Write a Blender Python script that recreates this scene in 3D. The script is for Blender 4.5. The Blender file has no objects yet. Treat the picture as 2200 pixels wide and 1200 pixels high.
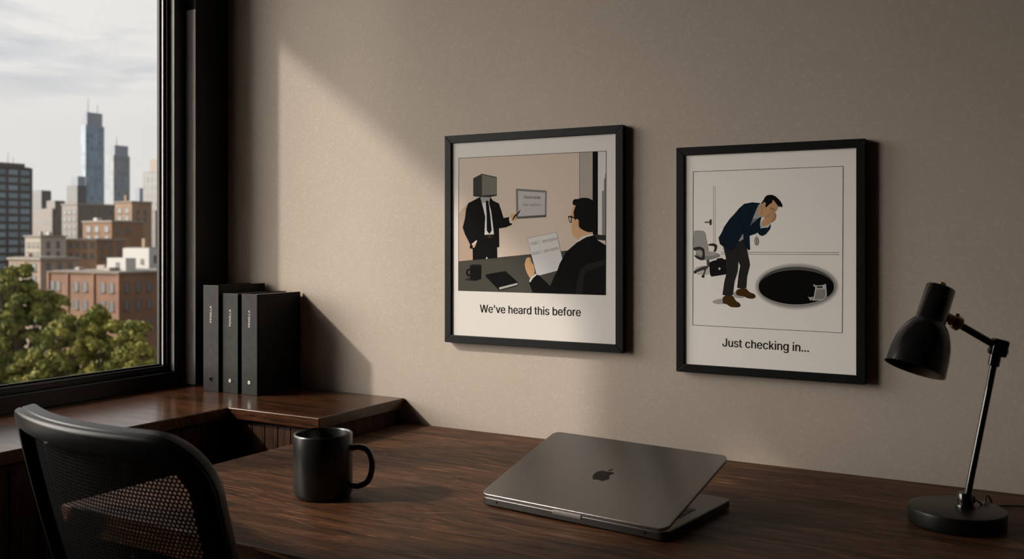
import bpy, bmesh, math, random
import numpy as np
from mathutils import Vector, Matrix, geometry

S = bpy.context.scene
COL = S.collection
rnd = random.Random(7)

# ------------------------------------------------------------------ camera
CX, CY, CZ = 1.76, -1.68, 1.14          # eye
F, U0, V0 = 2080.0, 1100.0, 515.0       # focal length and horizon of the 2200x1200 frame
FWD = Vector((-0.5, math.sqrt(3) / 2, 0)); RGT = Vector((math.sqrt(3) / 2, 0.5, 0))
cam_d = bpy.data.cameras.new('camera'); cam = bpy.data.objects.new('camera', cam_d); COL.objects.link(cam)
cam.location = (CX, CY, CZ); cam.rotation_euler = (math.radians(90), 0, math.radians(30))
cam_d.sensor_width = 36; cam_d.lens = F / 2200 * 36; cam_d.shift_y = -(600 - V0) / 2200
cam_d.clip_start = 0.05; cam_d.clip_end = 4000
cam_d.dof.use_dof = True; cam_d.dof.focus_distance = 1.75; cam_d.dof.aperture_fstop = 6.3
S.camera = cam

# ------------------------------------------------------------------ colour management
S.view_settings.view_transform = 'Standard'; S.view_settings.look = 'None'
S.view_settings.exposure = 0.0; S.view_settings.gamma = 1.0; S.view_settings.use_curve_mapping = False

# ------------------------------------------------------------------ sun
SUN = Vector((1.46, 1.0, -1.095)).normalized()
sl = bpy.data.lights.new('sun', 'SUN'); sl.energy = 3.5; sl.angle = math.radians(2.2); sl.color = (1.0, 0.90, 0.79)
so = bpy.data.objects.new('sun', sl); COL.objects.link(so)
so.location = (-30, -20, 25); so.rotation_euler = SUN.to_track_quat('-Z', 'Y').to_euler()

# ------------------------------------------------------------------ sky
W = bpy.data.worlds.new('sky'); S.world = W; W.use_nodes = True
nt = W.node_tree; nt.nodes.clear()
def nd(t, kind, **kw):
    n = t.nodes.new(kind)
    for k, v in kw.items():
        if k in n.inputs: n.inputs[k].default_value = v
        else: setattr(n, k, v)
    return n
def ramp(t, stops, interp='LINEAR'):
    n = t.nodes.new('ShaderNodeValToRGB'); n.color_ramp.interpolation = interp
    el = n.color_ramp.elements
    while len(el) < len(stops): el.new(0.5)
    for e, (p, c) in zip(el, stops):
        e.position = p; e.color = (*c, 1) if len(c) == 3 else c
    return n
def mathn(t, op, a, b=None):
    n = t.nodes.new('ShaderNodeMath'); n.operation = op
    for i, x in enumerate((a, b)):
        if x is None: continue
        if isinstance(x, (int, float)): n.inputs[i].default_value = x
        else: t.links.new(x, n.inputs[i])
    return n.outputs[0]
L = nt.links.new
tc = nd(nt, 'ShaderNodeTexCoord')
mp = nd(nt, 'ShaderNodeMapping'); mp.inputs['Scale'].default_value = (4.2, 4.2, 21.0); mp.inputs['Location'].default_value = (3.1, 1.7, 0.35)
L(tc.outputs['Generated'], mp.inputs['Vector'])
nz = nd(nt, 'ShaderNodeTexNoise', Scale=1.0, Detail=5.0, Roughness=0.55, Distortion=0.3); L(mp.outputs[0], nz.inputs['Vector'])
cl = ramp(nt, [(0.38, (0.56, 0.575, 0.625)), (0.50, (0.70, 0.70, 0.725)), (0.60, (0.87, 0.845, 0.82))]); L(nz.outputs['Fac'], cl.inputs[0])
sx = nd(nt, 'ShaderNodeSeparateXYZ'); L(tc.outputs['Generated'], sx.inputs[0])
lowm = nd(nt, 'ShaderNodeMapRange'); lowm.inputs[1].default_value = 0.105; lowm.inputs[2].default_value = 0.16; L(sx.outputs[2], lowm.inputs[0])
mixs = nd(nt, 'ShaderNodeMix', data_type='RGBA'); L(lowm.outputs[0], mixs.inputs[0]); mixs.inputs[6].default_value = (0.80, 0.775, 0.75, 1); L(cl.outputs[0], mixs.inputs[7])
dt = nd(nt, 'ShaderNodeVectorMath', operation='DOT_PRODUCT'); L(tc.outputs['Generated'], dt.inputs[0]); dt.inputs[1].default_value = Vector((-1.6, -1.0, 0.50)).normalized()
glow = mathn(nt, 'POWER', mathn(nt, 'MAXIMUM', dt.outputs['Value'], 0.0), 8.0)
gl = mathn(nt, 'MULTIPLY', glow, 15.0)
gc = nd(nt, 'ShaderNodeMix', data_type='RGBA', blend_type='ADD'); gc.inputs[0].default_value = 1.0
gcol = nd(nt, 'ShaderNodeMix', data_type='RGBA'); L(gl, gcol.inputs[0]); gcol.clamp_factor = False
gcol.inputs[6].default_value = (0, 0, 0, 1); gcol.inputs[7].default_value = (1.0, 0.92, 0.83, 1)
L(mixs.outputs[2], gc.inputs[6]); L(gcol.outputs[2], gc.inputs[7])
bg = nd(nt, 'ShaderNodeBackground', Strength=1.0); L(gc.outputs[2], bg.inputs[0])
wo = nd(nt, 'ShaderNodeOutputWorld'); L(bg.outputs[0], wo.inputs[0])

# sampling portal in the window opening (it emits nothing itself)
def portal(name, loc, rot, sx_, sy_):
    d = bpy.data.lights.new(name, 'AREA'); d.shape = 'RECTANGLE'; d.size = sx_; d.size_y = sy_; d.cycles.is_portal = True
    o = bpy.data.objects.new(name, d); COL.objects.link(o); o.location = loc; o.rotation_euler = rot
portal('window_portal', (-0.085, -0.79, 1.50), (0, math.radians(-90), 0), 1.42, 1.40)

# ------------------------------------------------------------------ helpers
def proj_ray(u, v):
    """direction (forward length 1) of a frame pixel"""
    return FWD + RGT * ((u - U0) / F) + Vector((0, 0, -(v - V0) / F))
def on_y(u, v, y):
    d = proj_ray(u, v); return Vector((CX, CY, CZ)) + d * ((y - CY) / d.y)
def at_depth(u, v, D):
    return Vector((CX, CY, CZ)) + proj_ray(u, v) * D

MATS = {}
def principled(name, col=(0.5, 0.5, 0.5), rough=0.5, metal=0.0, spec=0.5, coat=0.0):
    m = bpy.data.materials.new(name); m.use_nodes = True
    b = m.node_tree.nodes['Principled BSDF']
    b.inputs['Base Color'].default_value = (*col, 1); b.inputs['Roughness'].default_value = rough
    b.inputs['Metallic'].default_value = metal; b.inputs['Specular IOR Level'].default_value = spec
    b.inputs['Coat Weight'].default_value = coat; b.inputs['Coat Roughness'].default_value = 0.25
    MATS[name] = m
    return m
def noisy(name, c0, c1, scale=40, rough=0.5, metal=0.0, bump=0.0, spec=0.5, stretch=(1, 1, 1), detail=4):
    """plain material with a procedural mottling and slight bump"""
    m = principled(name, c0, rough, metal, spec); t = m.node_tree; b = t.nodes['Principled BSDF']
    tcn = nd(t, 'ShaderNodeTexCoord'); mpn = nd(t, 'ShaderNodeMapping'); mpn.inputs['Scale'].default_value = stretch
    t.links.new(tcn.outputs['Object'], mpn.inputs[0])
    n = nd(t, 'ShaderNodeTexNoise', Scale=scale, Detail=detail, Roughness=0.6); t.links.new(mpn.outputs[0], n.inputs['Vector'])
    r = ramp(t, [(0.35, c0), (0.65, c1)]); t.links.new(n.outputs['Fac'], r.inputs[0]); t.links.new(r.outputs[0], b.inputs['Base Color'])
    if bump:
        bp = nd(t, 'ShaderNodeBump', Strength=bump, Distance=0.001); t.links.new(n.outputs['Fac'], bp.inputs['Height']); t.links.new(bp.outputs[0], b.inputs['Normal'])
    return m

def new_obj(name, verts, faces, mat=None, parent=None, loc=(0, 0, 0), rotz=0.0, smooth=False, bevel=0.0, segs=2, angle=40, mats=None, midx=None):
    me = bpy.data.meshes.new(name); me.from_pydata([tuple(v) for v in verts], [], faces); me.update()
    if mats:
        for m in mats: me.materials.append(m)
        me.polygons.foreach_set('material_index', midx)
    elif mat: me.materials.append(mat)
    if smooth:
        me.polygons.foreach_set('use_smooth', [True] * len(me.polygons))
        try: me.set_sharp_from_angle(angle=math.radians(angle))
        except Exception: pass
    o = bpy.data.objects.new(name, me); COL.objects.link(o)
    if parent: o.parent = parent
    o.location = loc; o.rotation_euler = (0, 0, rotz)
    if bevel:
        b = o.modifiers.new('edge', 'BEVEL'); b.width = bevel; b.segments = segs; b.limit_method = 'ANGLE'; b.angle_limit = math.radians(35)
        b.harden_normals = False
    return o
def tag(o, label=None, cat=None, group=None, kind=None):
    if label: o['label'] = label
    if cat: o['category'] = cat
    if group: o['group'] = group
    if kind: o['kind'] = kind
    return o
def thing(name, label, cat, loc=(0, 0, 0), rotz=0.0, group=None):
    o = bpy.data.objects.new(name, None); COL.objects.link(o); o.location = loc; o.rotation_euler = (0, 0, rotz)
    o.empty_display_size = 0.05
    return tag(o, label, cat, group)

class MB:
    """collects geometry for one mesh"""
    def __init__(s): s.v, s.f, s.m = [], [], []
    def add(s, vs, fs, mi=0, M=None):
        o = len(s.v)
        s.v += [(M @ Vector(v)) if M is not None else Vector(v) for v in vs]
        s.f += [[i + o for i in f] for f in fs]; s.m += [mi] * len(fs)
        return s
    def box(s, x0, y0, z0, x1, y1, z1, mi=0, M=None):
        return s.add([(x0, y0, z0), (x1, y0, z0), (x1, y1, z0), (x0, y1, z0), (x0, y0, z1), (x1, y0, z1), (x1, y1, z1), (x0, y1, z1)],
                     [(3, 2, 1, 0), (4, 5, 6, 7), (0, 1, 5, 4), (1, 2, 6, 5), (2, 3, 7, 6), (3, 0, 4, 7)], mi, M)
    def prism(s, poly, z0, z1, mi=0, M=None):
        n = len(poly)
        return s.add([(p[0], p[1], z0) for p in poly] + [(p[0], p[1], z1) for p in poly],
                     [list(range(n))[::-1], list(range(n, 2 * n))] + [(i, (i + 1) % n, n + (i + 1) % n, n + i) for i in range(n)], mi, M)
    def lathe(s, prof, n=48, mi=0, M=None, caps=True):
        vs, fs = [], []
        k = len(prof)
        for i in range(n):
            a = 2 * math.pi * i / n
            vs += [(r * math.cos(a), r * math.sin(a), z) for r, z in prof]
        for i in range(n):
            j = (i + 1) % n
            for q in range(k - 1):
                fs.append((i * k + q, j * k + q, j * k + q + 1, i * k + q + 1))
        if caps and prof[0][0] > 1e-6: fs.append([i * k for i in range(n)][::-1])
        if caps and prof[-1][0] > 1e-6: fs.append([i * k + k - 1 for i in range(n)])
        return s.add(vs, fs, mi, M)
    def cyl(s, a, b, r, n=24, r2=None, mi=0, cap=0.0):
        a, b = Vector(a), Vector(b); d = b - a; M = Matrix.Translation(a) @ Vector((0, 0, 1)).rotation_difference(d).to_matrix().to_4x4()
        h = d.length; r2 = r if r2 is None else r2; c = min(cap, r * .5, h * .4)
        prof = [(r - c, 0), (r, c), (r2, h - c), (r2 - c, h)] if c else [(r, 0), (r2, h)]
        return s.lathe(prof, n, mi, M)
    def tube(s, pts, r, n=12, mi=0, flat=None):
        pts = [Vector(p) for p in pts]; vs, fs = [], []; up = None
        for i, p in enumerate(pts):
            t = (pts[min(i + 1, len(pts) - 1)] - pts[max(i - 1, 0)]).normalized()
            if up is None:
                up = Vector((0, 0, 1)) if abs(t.z) < 0.9 else Vector((0, 1, 0))
            x = (up - t * up.dot(t)).normalized(); up = x; y = t.cross(x)
            rr = r[i] if isinstance(r, (list, tuple)) else r
            fx, fy = flat or (1, 1)
            vs += [p + (x * math.cos(2 * math.pi * q / n) * fx + y * math.sin(2 * math.pi * q / n) * fy) * rr for q in range(n)]
        for i in range(len(pts) - 1):
            for q in range(n):
                fs.append((i * n + q, i * n + (q + 1) % n, (i + 1) * n + (q + 1) % n, (i + 1) * n + q))
        fs.append(list(range(n))[::-1]); fs.append([(len(pts) - 1) * n + q for q in range(n)])
        return s.add(vs, fs, mi)
    def build(s, name, mat=None, parent=None, mats=None, **kw):
        off = kw.pop('off', None)
        v = [x - Vector(off) for x in s.v] if off is not None else s.v
        return new_obj(name, v, s.f, mat, parent, mats=mats, midx=s.m if mats else None, **kw)
def fix_normals(o):
    bm = bmesh.new(); bm.from_mesh(o.data); bmesh.ops.recalc_face_normals(bm, faces=bm.faces); bm.to_mesh(o.data); bm.free(); return o
def rrect(w, d, r, n=6, cx=0.0, cy=0.0):
    pts = []
    for (sx_, sy_, a0) in ((1, -1, -90), (1, 1, 0), (-1, 1, 90), (-1, -1, 180)):
        for i in range(n + 1):
            a = math.radians(a0 + 90 * i / n)
            pts.append((cx + sx_ * (w / 2 - r) + r * math.cos(a), cy + sy_ * (d / 2 - r) + r * math.sin(a)))
    return pts
def bez(p, n=20):
    """Catmull-Rom through points"""
    p = [Vector(q) for q in p]; out = []
    P = [p[0] * 2 - p[1]] + p + [p[-1] * 2 - p[-2]]
    for i in range(1, len(P) - 2):
        a, b, c, d = P[i - 1], P[i], P[i + 1], P[i + 2]
        for k in range(n):
            t = k / n
            out.append(0.5 * ((2 * b) + (c - a) * t + (2 * a - 5 * b + 4 * c - d) * t * t + (3 * b - a - 3 * c + d) * t ** 3))
    out.append(p[-1]); return out
def smooth_poly(p, it=2):
    for _ in range(it):
        q = []
        for i in range(len(p)):
            a, b = p[i], p[(i + 1) % len(p)]
            q += [(a[0] * .8 + b[0] * .2, a[1] * .8 + b[1] * .2), (a[0] * .2 + b[0] * .8, a[1] * .2 + b[1] * .8)]
        p = q
    return p
SANS = None
try:
    SANS = bpy.data.fonts.load(bpy.utils.system_resource('DATAFILES', path='fonts') + '/Inter.woff2')   # Blender's own sans
except Exception: SANS = None
def text_mesh(txt):
    """flat lettering as (verts, faces): x from 0, y from the baseline, size 1; outlines filled by winding number"""
    cu = bpy.data.curves.new('lettering', 'FONT'); cu.body = txt
    if SANS: cu.font = SANS
    o = bpy.data.objects.new('lettering', cu); COL.objects.link(o)
    dg = bpy.context.evaluated_depsgraph_get(); ev = o.evaluated_get(dg); oc = ev.to_curve(dg); cont = []
    for sp in oc.splines:
        b = sp.bezier_points; P = []
        for k in range(len(b)):
            p, q = b[k], b[(k + 1) % len(b)]
            if (p.handle_right - p.co).cross(q.co - p.co).length < 1e-7 and (q.handle_left - q.co).cross(p.co - q.co).length < 1e-7: P.append(p.co.xy.copy())
            else: P += [w.xy for w in geometry.interpolate_bezier(p.co, p.handle_right, q.handle_left, q.co, 6)[:-1]]
        if len(P) > 2: cont.append(P)
    ev.to_curve_clear(); bpy.data.objects.remove(o); bpy.data.curves.remove(cu)
    vin, ein = [], []
    for P in cont:
        n0 = len(vin); vin += P; ein += [(n0 + k, n0 + (k + 1) % len(P)) for k in range(len(P))]
    vo, _, fo, *_r = geometry.delaunay_2d_cdt(vin, ein, [], 0, 1e-6)
    def winding(c):
        w = 0
        for P in cont:
            for k in range(len(P)):
                a, b = P[k], P[(k + 1) % len(P)]
                if (a.y <= c.y) != (b.y <= c.y):
                    t = (b.x - a.x) * (c.y - a.y) - (c.x - a.x) * (b.y - a.y)
                    if b.y > a.y and t > 0: w += 1
                    elif b.y <= a.y and t < 0: w -= 1
        return w
    x0 = min(q.x for q in vo)
    f = [list(q) for q in fo if winding(sum((vo[k] for k in q), Vector((0, 0))) / len(q))]
    return [(q.x - x0, q.y, 0) for q in vo], f

# ------------------------------------------------------------------ materials
def wallpaper():
    m = principled('wallpaper', (0.42, 0.36, 0.31), 0.75, 0, 0.25); t = m.node_tree; b = t.nodes['Principled BSDF']; lk = t.links.new
    tcn = nd(t, 'ShaderNodeTexCoord'); mpn = nd(t, 'ShaderNodeMapping'); lk(tcn.outputs['Object'], mpn.inputs[0])
    mpn.inputs['Scale'].default_value = (1, 0.0, 1)
    wn = nd(t, 'ShaderNodeTexNoise', Scale=36.0, Detail=1.0); lk(mpn.outputs[0], wn.inputs['Vector'])
    wv = nd(t, 'ShaderNodeVectorMath', operation='MULTIPLY_ADD'); lk(wn.outputs['Color'], wv.inputs[0]); wv.inputs[1].default_value = (0.018, 0, 0.018); lk(mpn.outputs[0], wv.inputs[2])
    lines = []
    for sc, fr in ((74.0, 2.1), (58.0, 1.7)):
        v = nd(t, 'ShaderNodeTexVoronoi', Scale=sc, feature='F1'); lk(wv.outputs[0], v.inputs['Vector'])
        s = mathn(t, 'FRACT', mathn(t, 'MULTIPLY', v.outputs['Distance'], fr))
        d = mathn(t, 'ABSOLUTE', mathn(t, 'SUBTRACT', s, 0.62))
        mr = nd(t, 'ShaderNodeMapRange', interpolation_type='SMOOTHSTEP'); lk(d, mr.inputs[0])
        mr.inputs[1].default_value = 0.0; mr.inputs[2].default_value = 0.13; mr.inputs[3].default_value = 1.0; mr.inputs[4].default_value = 0.0
        br = nd(t, 'ShaderNodeTexNoise', Scale=60.0 + sc, Detail=0.0); lk(mpn.outputs[0], br.inputs['Vector'])
        bm_ = nd(t, 'ShaderNodeMapRange'); lk(br.outputs['Fac'], bm_.inputs[0]); bm_.inputs[1].default_value = 0.36; bm_.inputs[2].default_value = 0.52
        lines.append(mathn(t, 'MULTIPLY', mr.outputs[0], bm_.outputs[0]))
    ln = mathn(t, 'MAXIMUM', lines[0], lines[1])
    big = nd(t, 'ShaderNodeTexNoise', Scale=3.0, Detail=3.0); lk(mpn.outputs[0], big.inputs['Vector'])
    rb = ramp(t, [(0.3, (0.40, 0.342, 0.290)), (0.7, (0.43, 0.368, 0.314))]); lk(big.outputs['Fac'], rb.inputs[0])
    mx = nd(t, 'ShaderNodeMix', data_type='RGBA'); lk(mathn(t, 'MULTIPLY', ln, 0.5), mx.inputs[0]); lk(rb.outputs[0], mx.inputs[6]); mx.inputs[7].default_value = (0.485, 0.42, 0.365, 1)
    lk(mx.outputs[2], b.inputs['Base Color'])
    bp = nd(t, 'ShaderNodeBump', Strength=0.22, Distance=0.0004); lk(ln, bp.inputs['Height']); lk(bp.outputs[0], b.inputs['Normal'])
    return m
def wood(name, along, dark, mid, light, rough=0.4, spec=0.5, plank=None, scratch=0.5, grain=1.0):
    """along = 0 (x), 1 (y) or 2 (z): grain direction"""
    m = principled(name, mid, rough, 0, spec); t = m.node_tree; b = t.nodes['Principled BSDF']; lk = t.links.new
    tcn = nd(t, 'ShaderNodeTexCoord')
    def mapped(a, c):
        q = nd(t, 'ShaderNodeMapping'); sc = [c, c, c]; sc[along] = a; q.inputs['Scale'].default_value = sc; lk(tcn.outputs['Object'], q.inputs[0]); return q.outputs[0]
    wn = nd(t, 'ShaderNodeTexNoise', Scale=1.0, Detail=2.0); lk(mapped(5, 5), wn.inputs['Vector'])
    def warp(src, amt):
        q = nd(t, 'ShaderNodeVectorMath', operation='MULTIPLY_ADD'); lk(wn.outputs['Color'], q.inputs[0]); q.inputs[1].default_value = (amt,) * 3; lk(src, q.inputs[2]); return q.outputs[0]
    n1 = nd(t, 'ShaderNodeTexNoise', Scale=1.0, Detail=7.0, Roughness=0.70, Distortion=0.5); lk(warp(mapped(4.0 * grain, 46 * grain), 1.6), n1.inputs['Vector'])
    r1 = ramp(t, [(0.30, dark), (0.50, mid), (0.74, light)]); lk(n1.outputs['Fac'], r1.inputs[0])
    col = r1.outputs[0]
    n2 = nd(t, 'ShaderNodeTexNoise', Scale=1.0, Detail=2.0, Roughness=0.6); lk(warp(mapped(13 * grain, 260 * grain), 6.0), n2.inputs['Vector'])
    r3 = ramp(t, [(0.34, (0.25, 0.25, 0.25)), (0.50, (1, 1, 1))]); lk(n2.outputs['Fac'], r3.inputs[0])
    mx3 = nd(t, 'ShaderNodeMix', data_type='RGBA', blend_type='MULTIPLY'); mx3.inputs[0].default_value = 0.85; lk(col, mx3.inputs[6]); lk(r3.outputs[0], mx3.inputs[7]); col = mx3.outputs[2]
    n4 = nd(t, 'ShaderNodeTexNoise', Scale=1.0, Detail=1.0); lk(warp(mapped(7 * grain, 250 * grain), 6.0), n4.inputs['Vector'])
    r2 = ramp(t, [(0.66, (0, 0, 0)), (0.73, (1, 1, 1))]); lk(n4.outputs['Fac'], r2.inputs[0])
    mx = nd(t, 'ShaderNodeMix', data_type='RGBA'); lk(mathn(t, 'MULTIPLY', r2.outputs[0], scratch), mx.inputs[0]); lk(col, mx.inputs[6]); mx.inputs[7].default_value = (*[min(1, c * 2.6) for c in light], 1)
    col = mx.outputs[2]
    if scratch > 0.4:            # fine wandering scratches at a slight angle to the grain
        for ang, sc_ in ((0.28, 1.0), (-0.42, 1.3)):
            q = nd(t, 'ShaderNodeMapping'); q.inputs['Rotation'].default_value = (0, 0, ang); lk(tcn.outputs['Object'], q.inputs[0])
            q2 = nd(t, 'ShaderNodeMapping'); q2.inputs['Scale'].default_value = (9 * sc_, 170 * sc_, 9); lk(warp(q.outputs[0], 0.02), q2.inputs[0])
            n5 = nd(t, 'ShaderNodeTexNoise', Scale=1.0, Detail=0.0); lk(q2.outputs[0], n5.inputs['Vector'])
            r5 = ramp(t, [(0.75, (0, 0, 0)), (0.79, (1, 1, 1))]); lk(n5.outputs['Fac'], r5.inputs[0])
            m5 = nd(t, 'ShaderNodeMix', data_type='RGBA'); lk(mathn(t, 'MULTIPLY', r5.outputs[0], 0.30), m5.inputs[0]); lk(col, m5.inputs[6]); m5.inputs[7].default_value = (0.26, 0.135, 0.065, 1)
            col = m5.outputs[2]
    h = n1.outputs['Fac']
    if plank:
        pw, pl, rot = plank
        q = nd(t, 'ShaderNodeMapping'); q.inputs['Rotation'].default_value = rot; lk(tcn.outputs['Object'], q.inputs[0])
        bt = nd(t, 'ShaderNodeTexBrick'); lk(q.outputs[0], bt.inputs['Vector']); bt.inputs['Scale'].default_value = 1.0
        bt.inputs['Brick Width'].default_value = pl; bt.inputs['Row Height'].default_value = pw; bt.inputs['Mortar Size'].default_value = 0.0012; bt.inputs['Mortar Smooth'].default_value = 0.3
        bt.inputs['Color1'].default_value = (0.65, 0.65, 0.65, 1); bt.inputs['Color2'].default_value = (1.25, 1.2, 1.15, 1); bt.inputs['Mortar'].default_value = (1.9, 1.75, 1.6, 1); bt.offset = 0.45
        mb = nd(t, 'ShaderNodeMix', data_type='RGBA', blend_type='MULTIPLY'); mb.inputs[0].default_value = 1.0; mb.clamp_result = False
        lk(col, mb.inputs[6]); lk(bt.outputs['Color'], mb.inputs[7]); col = mb.outputs[2]
    lk(col, b.inputs['Base Color'])
    rr = nd(t, 'ShaderNodeMapRange'); lk(n1.outputs['Fac'], rr.inputs[0]); rr.inputs[3].default_value = rough + 0.1; rr.inputs[4].default_value = rough - 0.06; lk(rr.outputs[0], b.inputs['Roughness'])
    bp = nd(t, 'ShaderNodeBump', Strength=0.08 if plank else 0.3, Distance=0.0006); lk(n2.outputs['Fac'], bp.inputs['Height']); lk(bp.outputs[0], b.inputs['Normal'])
    return m
WALLP = wallpaper()
WOOD_DESK = wood('walnut_desk', 0, (0.014, 0.0060, 0.0033), (0.064, 0.026, 0.0110), (0.135, 0.058, 0.0240), 0.48, 0.18, scratch=0.6)
WOOD_EDGE = wood('walnut_edge', 0, (0.022, 0.010, 0.005), (0.060, 0.027, 0.012), (0.10, 0.048, 0.022), 0.30, 0.5, scratch=0.3)
WOOD_TOP = wood('walnut_parquet', 0, (0.018, 0.0072, 0.0037), (0.058, 0.0225, 0.0098), (0.105, 0.043, 0.018), 0.20, 0.5, plank=(0.062, 0.36, (0, 0, 0)), scratch=0.2)
WOOD_PANEL = wood('walnut_panel', 2, (0.016, 0.0065, 0.0032), (0.046, 0.0195, 0.0085), (0.080, 0.036, 0.016), 0.5, 0.2, scratch=0.25)
WOOD_FLOOR = wood('floor_boards', 1, (0.012, 0.007, 0.004), (0.03, 0.016, 0.009), (0.05, 0.028, 0.015), 0.4, 0.4, scratch=0.2)
BLACK_FRAME = noisy('black_window_metal', (0.005, 0.005, 0.005), (0.008, 0.0078, 0.0075), 60, 0.33, 0, 0.0, 0.4)
BLACK_JAMB = noisy('black_painted_jamb', (0.004, 0.004, 0.0036), (0.006, 0.0056, 0.005), 30, 0.55, 0, 0, 0.3)
PLASTER = noisy('ceiling_plaster', (0.36, 0.32, 0.28), (0.40, 0.36, 0.32), 8, 0.9)
ROOMWALL = noisy('room_wall_paint', (0.14, 0.115, 0.095), (0.16, 0.135, 0.11), 6, 0.9)
BLACK_MATTE = noisy('black_ceramic', (0.0045, 0.0045, 0.0044), (0.006, 0.006, 0.0057), 90, 0.30, 0, 0.02, 0.6)
LAMP_BLACK = noisy('black_lamp_enamel', (0.0035, 0.0038, 0.004), (0.005, 0.0052, 0.0055), 120, 0.17, 0, 0, 0.7)
LAMP_BASE = noisy('black_lamp_base_enamel', (0.0045, 0.0048, 0.004), (0.006, 0.0063, 0.0055), 120, 0.36, 0, 0, 0.35)
BRASS = noisy('aged_brass', (0.36, 0.22, 0.09), (0.46, 0.29, 0.13), 70, 0.32, 1.0)
LINING = noisy('shade_lining', (0.022, 0.011, 0.004), (0.03, 0.015, 0.006), 50, 0.5, 0.0, 0, 0.1)
PLASTIC = noisy('black_chair_plastic', (0.0035, 0.0035, 0.0035), (0.005, 0.0048, 0.0046), 160, 0.36, 0, 0.03, 0.22)
NETTING = noisy('black_chair_netting', (0.0025, 0.0024, 0.0023), (0.004, 0.0038, 0.0036), 200, 0.8, 0, 0, 0.03)
SEATFAB = noisy('black_seat_fabric', (0.014, 0.014, 0.014), (0.02, 0.02, 0.02), 300, 0.9, 0, 0.3)
FRAME_BLK = noisy('black_picture_frame', (0.0040, 0.0048, 0.0052), (0.006, 0.0068, 0.0073), 80, 0.45, 0, 0.05, 0.18, stretch=(1, 1, 1))
BINDER = noisy('charcoal_binder_cloth', (0.014, 0.0136, 0.013), (0.021, 0.0204, 0.0195), 60, 0.55, 0, 0.25, 0.15)
BINDER_SIDE = noisy('black_binder_board', (0.002, 0.002, 0.002), (0.0035, 0.0035, 0.0034), 50, 0.6, 0, 0, 0.2)
PAPERBLK = noisy('binder_pages', (0.35, 0.31, 0.27), (0.42, 0.37, 0.32), 300, 0.9, stretch=(20, 1, 1))
SILVER_INK = principled('silver_ink', (0.62, 0.61, 0.59), 0.5)
EYELET = principled('nickel_eyelet', (0.72, 0.71, 0.69), 0.35, 0.6)
HOLE = principled('dark_hole', (0.001, 0.001, 0.001), 0.9, 0, 0.0)
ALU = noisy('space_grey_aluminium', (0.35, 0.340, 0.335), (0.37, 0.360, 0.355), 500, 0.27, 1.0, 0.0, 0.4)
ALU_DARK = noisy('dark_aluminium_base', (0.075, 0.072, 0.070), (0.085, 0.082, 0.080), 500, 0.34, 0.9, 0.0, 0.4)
ALU_EDGE = noisy('bright_aluminium', (0.30, 0.29, 0.28), (0.34, 0.33, 0.32), 300, 0.3, 0.9)
KEYS = principled('black_keys', (0.008, 0.008, 0.008), 0.5)
SCREEN = principled('dark_glass_screen', (0.005, 0.005, 0.006), 0.12)
LOGO = principled('dark_mirror_logo', (0.004, 0.004, 0.004), 0.4, 0.0, 0.2)
def glass_mat():
    m = bpy.data.materials.new('window_glass'); m.use_nodes = True; t = m.node_tree; t.nodes.clear()
    tr = nd(t, 'ShaderNodeBsdfTransparent'); tr.inputs[0].default_value = (0.97, 0.975, 0.97, 1)
    g = nd(t, 'ShaderNodeBsdfGlossy', Roughness=0.02); fr = nd(t, 'ShaderNodeFresnel', IOR=1.18)
    mx = nd(t, 'ShaderNodeMixShader'); o = nd(t, 'ShaderNodeOutputMaterial')
    t.links.new(fr.outputs[0], mx.inputs[0]); t.links.new(tr.outputs[0], mx.inputs[1]); t.links.new(g.outputs[0], mx.inputs[2]); t.links.new(mx.outputs[0], o.inputs[0])
    return m
GLASS = glass_mat()

# ------------------------------------------------------------------ room shell
def struct(name, mb, mat, **kw):
    o = mb.build(name, mat, **kw); o['kind'] = 'structure'; return o
ZW0, ZW1 = 0.802, 2.20              # window opening heights
YW0, YW1 = -0.10, -1.48             # window opening along the left wall
struct('floor', MB().box(-0.2, -4.2, -0.1, 3.7, 0.15, 0), WOOD_FLOOR)
struct('ceiling', MB().box(-0.2, -4.2, 2.6, 3.7, 0.15, 2.7), PLASTER)
struct('wall_back', MB().box(-0.2, 0, 0, 3.7, 0.15, 2.6), WALLP)
wl = MB()
wl.box(-0.075, -4.05, 0, -0.034, 0, ZW0 - 0.0005); wl.box(-0.075, -4.05, ZW1, -0.034, YW0, 2.6); wl.box(-0.075, -4.05, ZW0 - 0.03, -0.034, YW1, ZW1)
struct('wall_left', wl, ROOMWALL)
struct('trim_1', MB().box(-0.068, YW0, ZW0 - 0.03, 0, 0.0, 2.6), BLACK_JAMB, bevel=0.0015)
struct('wall_right', MB().box(3.55, -4.2, 0, 3.7, 0, 2.6), ROOMWALL)
wr = MB().box(-0.2, -4.2, 0, 3.55, -4.05, 2.6)
struct('wall_rear', wr, ROOMWALL)

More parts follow.
